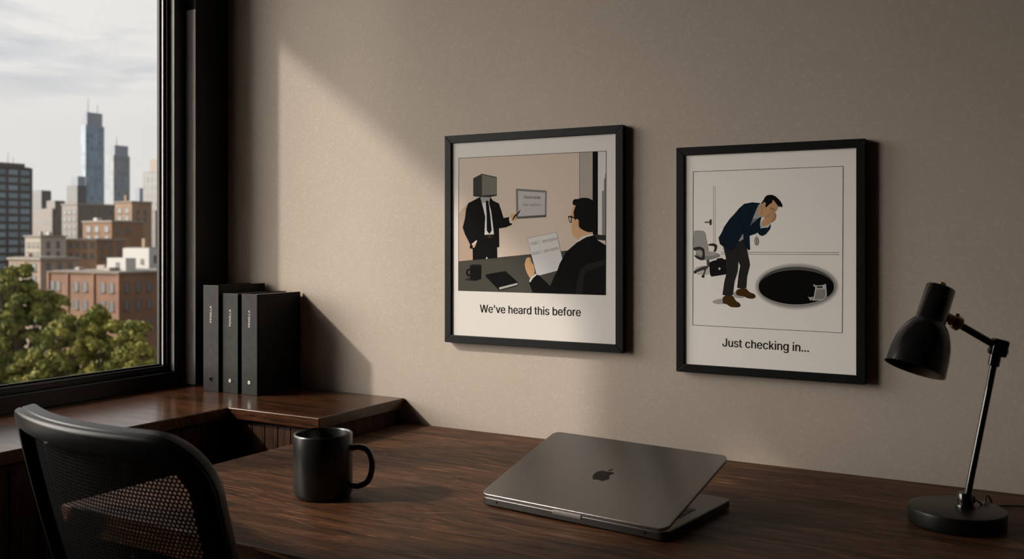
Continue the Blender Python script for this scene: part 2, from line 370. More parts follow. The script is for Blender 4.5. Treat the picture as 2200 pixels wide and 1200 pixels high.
# window_1: stepped black frame, glazing bead, one pane
w1 = bpy.data.objects.new('window_1', None); COL.objects.link(w1); w1.location = (0, -0.75, ZW0); w1['kind'] = 'structure'
wo_ = (0, -0.75, ZW0)
fr = MB()
def ring(mb, x0, x1, ya, yb, za, zb, t):
    """rectangular ring in the wall plane with bar width t; ya > yb"""
    mb.box(x0, ya - t, za, x1, ya, zb); mb.box(x0, yb, za, x1, yb + t, zb)
    mb.box(x0, yb + t, za, x1, ya - t, za + t); mb.box(x0, yb + t, zb - t, x1, ya - t, zb)
ring(fr, -0.070, -0.032, YW0, YW1, ZW0, ZW1, 0.034)
fr.box(-0.070, -0.88, ZW0 + 0.034, -0.032, -0.71, ZW1 - 0.034)  # unseen wide mullion, added to shade the right end of the sun patch
fr.build('window_frame', BLACK_FRAME, w1, off=wo_, bevel=0.0012)
ib = MB(); ring(ib, -0.070, -0.047, YW0 - 0.034, YW1 + 0.034, ZW0 + 0.034, ZW1 - 0.034, 0.0085)
ib.build('inner_sash', BLACK_FRAME, w1, off=wo_, bevel=0.001)
gb = MB(); ring(gb, -0.070, -0.053, YW0 - 0.0425, YW1 + 0.0425, ZW0 + 0.0425, ZW1 - 0.0425, 0.0055)
gb.build('glazing_bead', noisy('grey_glazing_bead', (0.05, 0.05, 0.05), (0.06, 0.06, 0.06), 60, 0.25), w1, off=wo_, bevel=0.0012)
ga = MB(); ring(ga, -0.070, -0.062, YW0 - 0.048, YW1 + 0.048, ZW0 + 0.048, ZW1 - 0.048, 0.004)
ga.build('gasket', BLACK_JAMB, w1, off=wo_)
REVEAL_LIGHT = noisy('painted_reveal_light', (0.50, 0.475, 0.45), (0.56, 0.535, 0.51), 40, 0.4)  # pale colour stands in for light caught by the black reveal
MB().box(-0.0315, -0.1012, ZW0 + 0.002, -0.0008, -0.1001, 1.675).build('painted_light_strip', REVEAL_LIGHT, w1, off=wo_)['label'] = 'pale strip painting light onto the window reveal'
MB().box(-0.0465, -0.1350, ZW0 + 0.036, -0.0325, -0.1341, ZW1 - 0.036).build('painted_light_strip', noisy('painted_sash_light', (0.11, 0.105, 0.10), (0.13, 0.125, 0.12), 40, 0.4), w1, off=wo_)['label'] = 'grey strip painting faint light onto the sash'  # lighter grey paints the light on the sash step
MB().box(-0.0600, -0.1484, ZW0 + 0.05, -0.0540, -0.1480, ZW1 - 0.05).build('painted_glint_strip', noisy('painted_bead_glint', (0.36, 0.35, 0.34), (0.42, 0.41, 0.40), 40, 0.3), w1, off=wo_)['label'] = 'bright strip painting a glint along the pane'  # bright colour paints the sky's reflection on the bead
MB().box(-0.068, YW1 + 0.04, ZW0 + 0.04, -0.064, YW0 - 0.04, ZW1 - 0.04).build('pane', GLASS, w1, off=wo_)
# unseen ledge added over the window to cut the sun's diagonal on the wall
struct('added_sun_ledge', MB().box(-0.75, -3.2, 2.275, -0.076, 0.9, 2.42), noisy('sun_cutting_ledge', (0.30, 0.29, 0.28), (0.36, 0.35, 0.33), 3, 0.9))

# ------------------------------------------------------------------ L-shaped worktop and cabinets
ZC = 0.802; TH = 0.022
Lp = [(-0.0325, -2.6), (0.285, -2.6), (0.285, -0.273), (0.525, -0.273), (0.525, -0.001), (-0.0325, -0.001)]
MBt = MB().prism(Lp, ZC - TH, ZC)
o = MBt.build('worktop', WOOD_TOP, bevel=0.0018, off=(0.1, -0.2, ZC - TH), loc=(0.1, -0.2, ZC - TH)); fix_normals(o)
tag(o, 'raised L-shaped dark walnut worktop under the window, carrying the three binders', 'worktop')
c = thing('cabinet', 'dark wooden base cabinet running under the window along the left wall', 'cabinet', (0.12, -1.4, 0))
MB().box(-0.030, -2.58, 0, 0.262, -0.275, ZC - TH).build('carcass', WOOD_PANEL, c, off=(0.12, -1.4, 0))
k = MB(); y = -2.58
while y < -0.29:
    k.box(0.262, y + 0.0012, 0.06, 0.272, min(y + 0.048, -0.277), ZC - TH - 0.006); y += 0.05
k.build('boarded_front', WOOD_PANEL, c, off=(0.12, -1.4, 0), bevel=0.0012)
c = thing('cabinet', 'short boarded wooden cabinet against the wallpapered wall, between window and desk', 'cabinet', (0.36, -0.13, 0))
MB().box(-0.02, -0.252, 0, 0.512, -0.002, ZC - TH).build('carcass', WOOD_PANEL, c, off=(0.36, -0.13, 0), bevel=0.001)
k = MB(); x = 0.2735
while x < 0.505:
    k.box(x + 0.0008, -0.262, 0.06, min(x + 0.0332, 0.511), -0.252, ZC - TH - 0.007); x += 0.034
k.box(0.2735, -0.2625, ZC - TH - 0.006, 0.512, -0.252, ZC - TH)
k.build('boarded_front', WOOD_PANEL, c, off=(0.36, -0.13, 0), bevel=0.0012)

# ------------------------------------------------------------------ desk
ZD = 0.75
dk = thing('desk', 'long dark walnut desk against the wallpapered wall with worn grain', 'desk', (1.35, -0.39, 0))
dp = [(0.468, -0.775), (2.45, -0.775), (2.45, -0.001), (0.528, -0.001), (0.528, -0.2745), (0.468, -0.2745)]
o = MB().prism(dp, ZD - 0.04, ZD).build('desktop', WOOD_DESK, dk, off=(1.35, -0.39, 0), bevel=0.0025, segs=3); fix_normals(o)
MB().box(0.53, -0.70, 0, 0.57, -0.29, ZD - 0.04).build('side_panel', WOOD_PANEL, dk, off=(1.35, -0.39, 0), bevel=0.002)
MB().box(2.38, -0.74, 0, 2.42, -0.02, ZD - 0.04).build('side_panel', WOOD_PANEL, dk, off=(1.35, -0.39, 0), bevel=0.002)
MB().box(0.57, -0.05, 0.35, 2.38, -0.03, ZD - 0.04).build('modesty_panel', WOOD_PANEL, dk, off=(1.35, -0.39, 0))

# ------------------------------------------------------------------ binders
def binder(x0, x1, y0, h, label, txt, hole, tz, hz):
    r = thing('ring_binder', label, 'binder', ((x0 + x1) / 2, (y0 - 0.004) / 2, ZC), 0, 'binders on the worktop')
    cx, cy = (x0 + x1) / 2, (y0 - 0.004) / 2; w = (x1 - x0) / 2; d0, d1 = y0 - cy, -0.004 - cy
    b = MB()
    b.box(-w, d0, 0, w, d0 + 0.003, h, 0)
    b.box(-w, d0 + 0.003, 0, -w + 0.003, d1, h, 1); b.box(w - 0.003, d0 + 0.003, 0, w, d1, h, 1)
    b.build('cover', None, r, mats=[BINDER, BINDER_SIDE], bevel=0.0008)
    MB().box(-w + 0.0035, d0 + 0.006, 0.004, w - 0.0035, d1 - 0.004, h - 0.0025).build('page_block', PAPERBLK, r)
    v, f = text_mesh(txt); W_ = max(q[0] for q in v); H_ = max(q[1] for q in v)
    tl, tw = 0.037, 0.0048
    # lettering climbs the spine from bottom to top
    vs = [(-(q[1] / H_ - 0.5) * tw - w * 0.02, d0 - 0.0003, tz + q[0] / W_ * tl) for q in v]
    new_obj('spine_title', vs, f, SILVER_INK, r)['label'] = 'silver vertical lettering'
    if hole:
        M = Matrix.Translation((0, d0 - 0.0002, hz)) @ Matrix.Rotation(math.radians(90), 4, 'X')
        rg = MB(); rg.lathe([(0.0036, 0), (0.0052, 0), (0.0052, 0.0008), (0.0036, 0.0008), (0.0036, 0)], 28, 0, M, False)
        rg.build('finger_ring', BINDER, r, smooth=True)
        MB().lathe([(0.0037, 0.0), (0.0037, 0.0004)], 4, 0, M).build('finger_hole', HOLE, r)
    else:
        M = Matrix.Translation((0, d0 - 0.0001, hz)) @ Matrix.Rotation(math.radians(90), 4, 'X')
        rg = MB(); rg.lathe([(0.0014, 0.0004), (0.0016, 0.0012), (0.0036, 0.0012), (0.0042, 0.0)], 28, 0, M, False)
        e = rg.build('finger_ring', EYELET, r, smooth=True); e['label'] = 'small nickel eyelet'
        MB().lathe([(0.0015, 0.0), (0.0015, 0.0009)], 12, 0, M).build('finger_hole', HOLE, r)
    return r
binder(0.076, 0.124, -0.147, 0.237, 'tallest charcoal binder, the one nearest the window, with a plain dark finger hole', 'PENILLA', True, 0.154, 0.0285)
binder(0.130, 0.177, -0.141, 0.220, 'charcoal binder standing between two others, white eyelet low on its spine', 'PENILLA', False, 0.148, 0.0275)
binder(0.1872, 0.2335, -0.140, 0.220, 'charcoal binder nearest the pictures, its whole black side board showing', 'PENILLA', False, 0.148, 0.0275)

# ------------------------------------------------------------------ mug
mg = thing('mug', 'matte black coffee mug standing on the desk beside the chair', 'mug', (0.772, -0.545, ZD), math.radians(30))
R_ = 0.0445; H_ = 0.0965
b = MB().lathe([(0.0, 0.001), (0.036, 0.001), (0.037, 0.0), (0.039, 0.0005), (0.0425, 0.004), (R_, 0.009), (R_, H_ - 0.003), (R_ - 0.0006, H_ - 0.0008), (R_ - 0.0018, H_), (R_ - 0.003, H_ - 0.0008), (R_ - 0.0036, H_ - 0.003), (R_ - 0.004, 0.012), (0.036, 0.006), (0.0, 0.0055)], 72)
b.build('cup', BLACK_MATTE, mg, smooth=True, angle=60)
hp = bez([(R_ - 0.002, 0, 0.0725), (R_ + 0.010, 0, 0.0745), (R_ + 0.0225, 0, 0.070), (R_ + 0.0295, 0, 0.056), (R_ + 0.0295, 0, 0.038), (R_ + 0.023, 0, 0.022), (R_ + 0.010, 0, 0.0155), (R_ - 0.002, 0, 0.0165)], 6)
MB().tube(hp, 0.0054, 16, flat=(0.85, 1.15)).build('handle', BLACK_MATTE, mg, smooth=True)

# ------------------------------------------------------------------ laptop
LW, LD, LR = 0.304, 0.206, 0.012
lp = thing('laptop', 'half-open dark grey laptop on the desk, its lid back toward the camera', 'laptop', (1.1585, -0.487, ZD), math.radians(-6.6))
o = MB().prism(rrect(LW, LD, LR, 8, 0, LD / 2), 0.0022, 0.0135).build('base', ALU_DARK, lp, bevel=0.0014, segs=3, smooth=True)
kb = MB()
rows = [(0.150, 13), (0.1335, 14), (0.117, 14), (0.1005, 13), (0.084, 12)]
KW = LW - 0.034
for j in range(6):
    y0 = 0.022 + j * 0.0172; n = (12, 12, 13, 14, 14, 14)[j]
    for i in range(n):
        x0 = -KW / 2 + i * KW / n
        if j == 0 and i in (4, 5, 6, 7): continue
        kb.box(x0 + 0.0008, y0, 0.0133, x0 + KW / n - 0.0008, y0 + 0.0152, 0.0141)
kb.box(-KW / 2 + 4 * KW / 12 + 0.0008, 0.022, 0.0133, -KW / 2 + 8 * KW / 12 - 0.0008, 0.0372, 0.0141)
kb.build('keyboard', KEYS, lp)
MB().prism(rrect(0.115, 0.062, 0.004, 4, 0, 0.165), 0.0134, 0.0137).build('trackpad', ALU_DARK, lp)
pt = MB()
for y_ in (0.045, 0.062, 0.079, 0.096): pt.box(LW / 2 - 0.0005, y_, 0.0055, LW / 2 + 0.0002, y_ + 0.010, 0.0095)
pt.build('side_ports', HOLE, lp)
for sx_ in (-1, 1):
    for y_ in (0.018, LD - 0.018): MB().cyl((sx_ * 0.132, y_, 0), (sx_ * 0.132, y_, 0.0025), 0.007, 16).build('rubber_foot', KEYS, lp)
for sx_ in (-1, 1):
    MB().cyl((sx_ * 0.122, 0.0006, 0.0085), (sx_ * 0.122, -0.0002, 0.0085), 0.0015, 12).build('screw_hole', HOLE, lp)
TILT = math.radians(16.8)
ML = Matrix.Translation((0, 0.0005, 0.0137)) @ Matrix.Rotation(TILT, 4, 'X')
lid = MB().prism(rrect(LW, LD, LR, 8, 0, LD / 2), 0.0, 0.0048, 0, ML).build('lid', ALU, lp, bevel=0.0008, segs=3, smooth=True)
MB().prism(rrect(LW - 0.010, LD - 0.014, 0.006, 5, 0, LD / 2 + 0.001), -0.0003, 0.0003, 0, ML).build('screen', SCREEN, lp)
MB().box(-0.024, -0.0012, 0.0085, 0.024, 0.003, 0.0145).build('hinge', ALU_EDGE, lp, bevel=0.0015, segs=3)['label'] = 'bright aluminium hinge bar'
# bitten fruit emblem, drawn upright for the far edge
def apple():
    R = [(0.00, 0.71), (0.06, 0.715), (0.14, 0.745), (0.22, 0.76), (0.31, 0.735), (0.38, 0.67),
         (0.32, 0.62), (0.275, 0.54), (0.27, 0.45), (0.305, 0.355), (0.40, 0.29),
         (0.36, 0.19), (0.30, 0.09), (0.23, 0.015), (0.17, 0.0), (0.10, 0.02), (0.02, 0.045)]
    Lf = [(-0.06, 0.035), (-0.14, 0.005), (-0.20, 0.005), (-0.27, 0.06), (-0.35, 0.18), (-0.40, 0.33), (-0.405, 0.47), (-0.36, 0.62), (-0.27, 0.72), (-0.18, 0.745), (-0.08, 0.725)]
    leaf = [(0.005, 0.775), (0.02, 0.86), (0.075, 0.94), (0.165, 0.985), (0.165, 0.93), (0.125, 0.85), (0.06, 0.79)]
    return R + Lf, leaf
body, leaf = apple(); sc = 0.0365
lg = MB()
for pl in (smooth_poly(body, 2), smooth_poly(leaf, 2)):
    lg.prism([((p[0]) * sc, LD * 0.5 + (p[1] - 0.48) * sc) for p in pl], 0.0048, 0.0050, 0, ML)
o = lg.build('lid_emblem', LOGO, lp); fix_normals(o); o['label'] = 'dark bitten apple emblem with a leaf'

# ------------------------------------------------------------------ desk lamp
DL = 1.33
def lpt(u, v, dd=0.0): return at_depth(u, v, DL + dd)
base_c = Vector((1.624, -0.2226, ZD))
lm = thing('desk_lamp', 'black articulated desk lamp with brass joint, domed shade tilted down', 'lamp', base_c)
def lpart(mb, name, mat, **kw):
    return mb.build(name, mat, lm, off=base_c, smooth=True, **kw)
lpart(MB().lathe([(0.0, 0.0), (0.0605, 0.0), (0.0622, 0.0015), (0.0628, 0.0045), (0.0628, 0.0205), (0.0622, 0.0226), (0.0606, 0.0232), (0.0, 0.0235)], 96, 0, Matrix.Translation(base_c)), 'base', LAMP_BASE)
foot = lpt(2074, 1098); foot.z = ZD + 0.0230
top_s = lpt(2074.5, 1057)
lpart(MB().lathe([(0.0125, 0), (0.0125, 0.003), (0.0118, 0.0042), (0.0100, 0.0045), (0.0100, top_s.z - foot.z - 0.0015), (0.0088, top_s.z - foot.z)], 36, 0, Matrix.Translation(foot)), 'stem_socket', LAMP_BLACK)
k0, k1 = lpt(2082, 1071), lpt(2093, 1072)
lpart(MB().cyl(k0, k1, 0.0062, 24, cap=0.0015), 'socket_knob', LAMP_BLACK)
p0, p1 = lpt(2076, 1075), lpt(2141, 752)
lpart(MB().cyl(p0, p1, 0.0046, 24), 'post', LAMP_BLACK)
pd = (p1 - p0).normalized()
lpart(MB().cyl(p1 - pd * 0.022, p1 + pd * 0.004, 0.0075, 24, cap=0.001), 'post_clamp', LAMP_BLACK)
kc = lpt(2146, 746)
Mk = Matrix.Translation(kc) @ Matrix.Rotation(math.radians(30), 4, 'Z') @ Matrix.Rotation(math.radians(14), 4, 'Y')
lpart(MB().box(-0.0105, -0.008, -0.012, 0.0105, 0.008, 0.0115, 0, Mk), 'elbow_block', LAMP_BLACK, bevel=0.003, segs=3)
lpart(MB().cyl(lpt(2137, 754), lpt(2125, 750), 0.0052, 20, cap=0.001), 'elbow_bolt', LAMP_BLACK)
lpart(MB().cyl(lpt(2153, 754), lpt(2164, 756), 0.0050, 20, cap=0.001), 'elbow_bolt', LAMP_BLACK)
lpart(MB().cyl(lpt(2154, 750, -0.006), lpt(2154, 750, -0.010), 0.0026, 16), 'elbow_screw', BRASS)
lpart(MB().cyl(kc, lpt(2056, 694), 0.0050, 24), 'arm', LAMP_BLACK)
lpart(MB().cyl(lpt(2062.5, 697.5), lpt(2049, 689), 0.0102, 28, cap=0.0015), 'brass_collar', BRASS)
lpart(MB().cyl(lpt(2052, 690), lpt(2026, 675), 0.0066, 24), 'brass_swivel', BRASS)
lpart(MB().cyl(lpt(2055, 690), lpt(2058, 673), 0.0026, 14, cap=0.0006), 'thumb_screw', BRASS)
lpart(MB().cyl(lpt(2041, 692), lpt(2038, 697), 0.0022, 14, cap=0.0006), 'set_screw', BRASS)
st = lpt(2022, 617); sb_ = lpt(1953, 789); ax = (sb_ - st).normalized(); ax = (ax - FWD * 0.15).normalized()
Ms = Matrix.Translation(st) @ Vector((0, 0, 1)).rotation_difference(ax).to_matrix().to_4x4()
SHL = 0.1195
outer = [(0.0, 0.0), (0.0180, 0.0), (0.0192, 0.0012), (0.0198, 0.049), (0.0203, 0.0505), (0.0240, 0.0545), (0.0290, 0.062), (0.0335, 0.072), (0.0368, 0.084), (0.0388, 0.098), (0.0400, 0.112), (0.0405, SHL), (0.0395, SHL + 0.0003)]
lpart(MB().lathe(outer, 72, 0, Ms, False), 'shade', LAMP_BLACK, angle=50)
inner = [(0.0395, SHL + 0.0002), (0.0388, 0.112), (0.0376, 0.098), (0.0354, 0.084), (0.0320, 0.072), (0.0275, 0.0625), (0.019, 0.055), (0.0, 0.054)]
lpart(MB().lathe(inner, 72, 0, Ms, False), 'shade_lining', LINING)
lpart(MB().lathe([(0.006, 0.052), (0.007, 0.062), (0.013, 0.075), (0.015, 0.085), (0.011, 0.096), (0.0, 0.099)], 32, 0, Ms), 'bulb', principled('frosted_bulb', (0.05, 0.04, 0.03), 0.4, 0, 0.2))
lpart(MB().cyl(st - ax * 0.0068, st + ax * 0.001, 0.0056, 28, cap=0.0012), 'finial', BRASS)
cpts = [lpt(2092, 1071, 0.005), lpt(2104, 1078, 0.01), lpt(2114, 1087, 0.015), lpt(2117, 1072, 0.02), lpt(2121, 1063, 0.03), lpt(2127, 1070, 0.045), lpt(2130, 1085, 0.06)]
e = cpts[-1].copy(); e.z = ZD + 0.002; e += FWD * 0.02; cpts.append(e); e2 = e + Vector((0.05, 0.03, 0)); cpts.append(e2); cpts.append(e2 + Vector((0.12, 0.01, 0)))
lpart(MB().tube(bez(cpts, 8), 0.0013, 10), 'cord', principled('black_cord', (0.006, 0.006, 0.006), 0.5))

# ------------------------------------------------------------------ office chair
CH = Vector((0.676, -0.915, 0)); CR = math.radians(-8.0)
ch = thing('office_chair', 'black mesh-backed office chair pushed up to the desk, seen from behind', 'chair', CH, CR)
ZT, HW, HB, REC = 0.914, 0.2245, 0.50, math.radians(17)
def surf(x, h):
    return Vector((x, 0.052 * (x / HW) ** 2 - 0.012 * math.sin(math.pi * min(h, HB) / HB) + h * math.sin(REC), ZT - h * math.cos(REC)))
def snorm(x, h):
    a = surf(x + 0.002, h) - surf(x - 0.002, h); b = surf(x, h + 0.002) - surf(x, h - 0.002)
    return a.cross(b).normalized()          # points to the rear (camera side) or front
def back_path(ins, r):
    """rounded rectangle in (x,h) with inset"""
    pts = []; w = HW - ins; h0 = ins; h1 = HB - ins; r = max(r - ins, 0.012)
    def arc(cx, cy, a0):
        for i in range(13):
            a = math.radians(a0 + 90 * i / 12); pts.append((cx + r * math.cos(a), cy + r * math.sin(a)))
    def line(a, b, n=14):
        for i in range(1, n): pts.append((a[0] + (b[0] - a[0]) * i / n, a[1] + (b[1] - a[1]) * i / n))
    arc(-w + r, h0 + r, 180); line((-w + r, h0), (w - r, h0)); arc(w - r, h0 + r, 270); line((w, h0 + r), (w, h1 - r)); arc(w - r, h1 - r, 0); line((w - r, h1), (-w + r, h1)); arc(-w + r, h1 - r, 90); line((-w, h1 - r), (-w, h0 + r))
    return pts
prof = [(0.030, -0.009), (0.028, -0.0125), (0.006, -0.0140), (0.0018, -0.0125), (0.0, -0.0085), (0.0, -0.0062), (0.0016, -0.0050), (0.0016, -0.0038), (0.0, -0.0026), (0.0, 0.010), (0.002, 0.0135), (0.006, 0.015), (0.028, 0.0135), (0.030, 0.010)]
vs, fs = [], []
paths = [back_path(w_, 0.075) for w_, n_ in prof]; N = len(paths[0]); K = len(prof)
sgn = 1 if snorm(0, 0.2).y < 0 else -1
for i in range(N):
    for q, (w_, n_) in enumerate(prof):
        x, h = paths[q][i]; vs.append(surf(x, h) - snorm(x, h) * sgn * n_)
for i in range(N):
    j = (i + 1) % N
    for q in range(K):
        fs.append((i * K + q, j * K + q, j * K + (q + 1) % K, i * K + (q + 1) % K))
o = new_obj('back_frame', vs, fs, PLASTIC, ch, smooth=True, angle=50); fix_normals(o)
net = MB(); hexr = 0.0036; dx = hexr * math.sqrt(3); dy = hexr * 1.5; row = 0; h = 0.022
vs, fs = [], []
while h < HB - 0.022:
    x = -HW + 0.02 + (dx / 2 if row % 2 else 0)
    while x < HW - 0.02:
        ex, eh = HW - 0.024, 0.0
        inside = True
        for cxs in (-1, 1):
            rx, rh = HW - 0.075, 0.075
            if x * cxs > rx and h < rh and math.hypot(x * cxs - rx, h - rh) > 0.052: inside = False
            if x * cxs > rx and h > HB - rh and math.hypot(x * cxs - rx, h - (HB - rh)) > 0.052: inside = False
        if inside:
            b0 = len(vs)
            for rr_ in (1.0, 0.60):
                for a in range(6):
                    an = math.radians(60 * a + 30); xx, hh = x + hexr * rr_ * math.cos(an), h + hexr * rr_ * math.sin(an)
                    vs.append(surf(xx, hh) + Vector((0, 0.004, 0)))
            for a in range(6): fs.append((b0 + a, b0 + (a + 1) % 6, b0 + 6 + (a + 1) % 6, b0 + 6 + a))
        x += dx
    h += dy; row += 1
new_obj('back_mesh', vs, fs, NETTING, ch)['label'] = 'see-through black netting'
# spine, seat, gas lift, five-star foot
lo = surf(0, HB - 0.012)
sp = bez([lo + Vector((0, -0.005, 0.06)), lo + Vector((0, -0.005, 0)), lo + Vector((0, 0.03, -0.05)), Vector((0, 0.25, 0.385)), Vector((0, 0.36, 0.38))], 8)
MB().tube(sp, 0.022, 14, flat=(0.6, 1.5)).build('spine', PLASTIC, ch, smooth=True)
MB().prism(rrect(0.44, 0.43, 0.07, 8, 0, 0.375), 0.41, 0.475).build('seat', SEATFAB, ch, bevel=0.022, segs=4, smooth=True)
MB().cyl((0, 0.37, 0.10), (0, 0.37, 0.405), 0.025, 24).build('gas_lift', PLASTIC, ch, smooth=True)
for i in range(5):
    a = math.radians(90 + 72 * i); d = Vector((math.cos(a), math.sin(a), 0))
    MB().tube([Vector((0, 0.37, 0.11)) + d * 0.02, Vector((0, 0.37, 0.10)) + d * 0.15, Vector((0, 0.37, 0.075)) + d * 0.275], [0.024, 0.02, 0.014], 10).build('leg', PLASTIC, ch, smooth=True)
    e = Vector((0, 0.37, 0.0275)) + d * 0.275; sd = Vector((-d.y, d.x, 0))
    MB().cyl(e - sd * 0.02, e + sd * 0.02, 0.0275, 20, cap=0.004).build('caster', PLASTIC, ch, smooth=True)

# ------------------------------------------------------------------ framed pictures
PRINT = {}
def ink(c, rough=0.8):
    key = tuple(round(x, 4) for x in c)
    if key not in PRINT: PRINT[key] = principled('print_ink', c, rough, 0, 0.06)
    return PRINT[key]
class Print:
    """a flat print: coloured shapes laid in thin ink layers on the paper plane"""
    YP = -0.01254
    def __init__(s): s.mb = MB(); s.mats = []; s.k = 0
    def mi(s, c):
        m = ink(c)
        if m not in s.mats: s.mats.append(m)
        return s.mats.index(m)
    def pt(s, Z, p):
        u, v = Z[0] + p[0] / Z[2], Z[1] + p[1] / Z[2]; q = on_y(u, v, s.YP); return (q.x, q.z)
    def poly(s, Z, pts, c, sm=0):
        if sm: pts = smooth_poly(pts, sm)
        s.k += 1; y = s.YP - 0.000003 * s.k
        w = [s.pt(Z, p) for p in pts]
        area = sum(w[i][0] * w[(i + 1) % len(w)][1] - w[(i + 1) % len(w)][0] * w[i][1] for i in range(len(w)))
        if area < 0: w = w[::-1]
        s.mb.add([(a, y, b) for a, b in w], [list(range(len(w)))], s.mi(c))
    def line(s, Z, pts, wd, c, closed=False):
        s.k += 1; y = s.YP - 0.000003 * s.k
        w = [Vector(s.pt(Z, p)) for p in pts]
        if closed: w.append(w[0])
        for a, b in zip(w, w[1:]):
            t = (b - a).normalized(); n = Vector((-t.y, t.x)) * wd / 2; a2, b2 = a - t * wd * .4, b + t * wd * .4
            q = [a2 - n, b2 - n, b2 + n, a2 + n]
            s.mb.add([(r.x, y, r.y) for r in q], [(0, 1, 2, 3)], s.mi(c))
    def ell(s, Z, cx, cy, rx, ry, c, n=48):
        s.poly(Z, [(cx + rx * math.cos(2 * math.pi * i / n), cy + ry * math.sin(2 * math.pi * i / n)) for i in range(n)], c)
    def text(s, Z, txt, a, b, h, c, bold=0.0):
        """lettering from a to b (baseline ends), h = height of a capital in the same pixels"""
        s.k += 1; y = s.YP - 0.000003 * s.k
        A, B = Vector(s.pt(Z, a)), Vector(s.pt(Z, b)); T = Vector(s.pt(Z, (a[0], a[1] - h)))
        v, f = text_mesh(txt)
        if bold:                 # heavier stroke: the same lettering struck twice, a hair apart
            n = len(v); f = f + [[i + n for i in q] for q in f]; v = [(q[0] - bold, q[1], 0) for q in v] + [(q[0] + bold, q[1], 0.0) for q in v]
        W_ = max(q[0] for q in v); hc = (T - A).length
        d = (B - A); up = Vector((-d.y, d.x)).normalized()
        CAPH = max(q[1] for q in text_mesh('H')[0])
        vv = []
        for q in v:
            p = A + d * (q[0] / W_) + up * (q[1] / CAPH * hc); vv.append((p.x, y - (0.0000012 if len(vv) >= len(v) // 2 else 0), p.y))
        s.mb.add(vv, f, s.mi(c))

def picture(name, label, x0, x1, z0, z1, bar, art, paper):
    cx, cz = (x0 + x1) / 2, (z0 + z1) / 2; off = (cx, 0, z0)
    r = thing(name, label, 'picture', off)
    YF, YB = -0.0165, -0.0015
    fm = MB(); X = [(x0, z0), (x1, z0), (x1, z1), (x0, z1)]; I = [(x0 + bar, z0 + bar), (x1 - bar, z0 + bar), (x1 - bar, z1 - bar), (x0 + bar, z1 - bar)]
    for i in range(4):          # four mitred bars
        j = (i + 1) % 4; g = 0.00018
        t = Vector((X[j][0] - X[i][0], X[j][1] - X[i][1])).normalized() * g
        q = [(X[i][0] + t.x, X[i][1] + t.y), (X[j][0] - t.x, X[j][1] - t.y), (I[j][0] - t.x, I[j][1] - t.y), (I[i][0] + t.x, I[i][1] + t.y)]
        fm.add([(a, YF, b) for a, b in q] + [(a, YB, b) for a, b in q], [(0, 1, 2, 3), (7, 6, 5, 4), (0, 4, 5, 1), (1, 5, 6, 2), (2, 6, 7, 3), (3, 7, 4, 0)])
    o = fm.build('frame', FRAME_BLK, r, off=off, bevel=0.0008); fix_normals(o)
    MB().box(x0 + bar * 0.6, -0.0125, z0 + bar * 0.6, x1 - bar * 0.6, -0.0030, z1 - bar * 0.6).build('paper', ink(paper), r, off=off)
    p = art(); o = p.mb.build('printed_drawing', None, r, mats=p.mats, off=off); o['label'] = 'cartoon drawing with a caption'
    return r

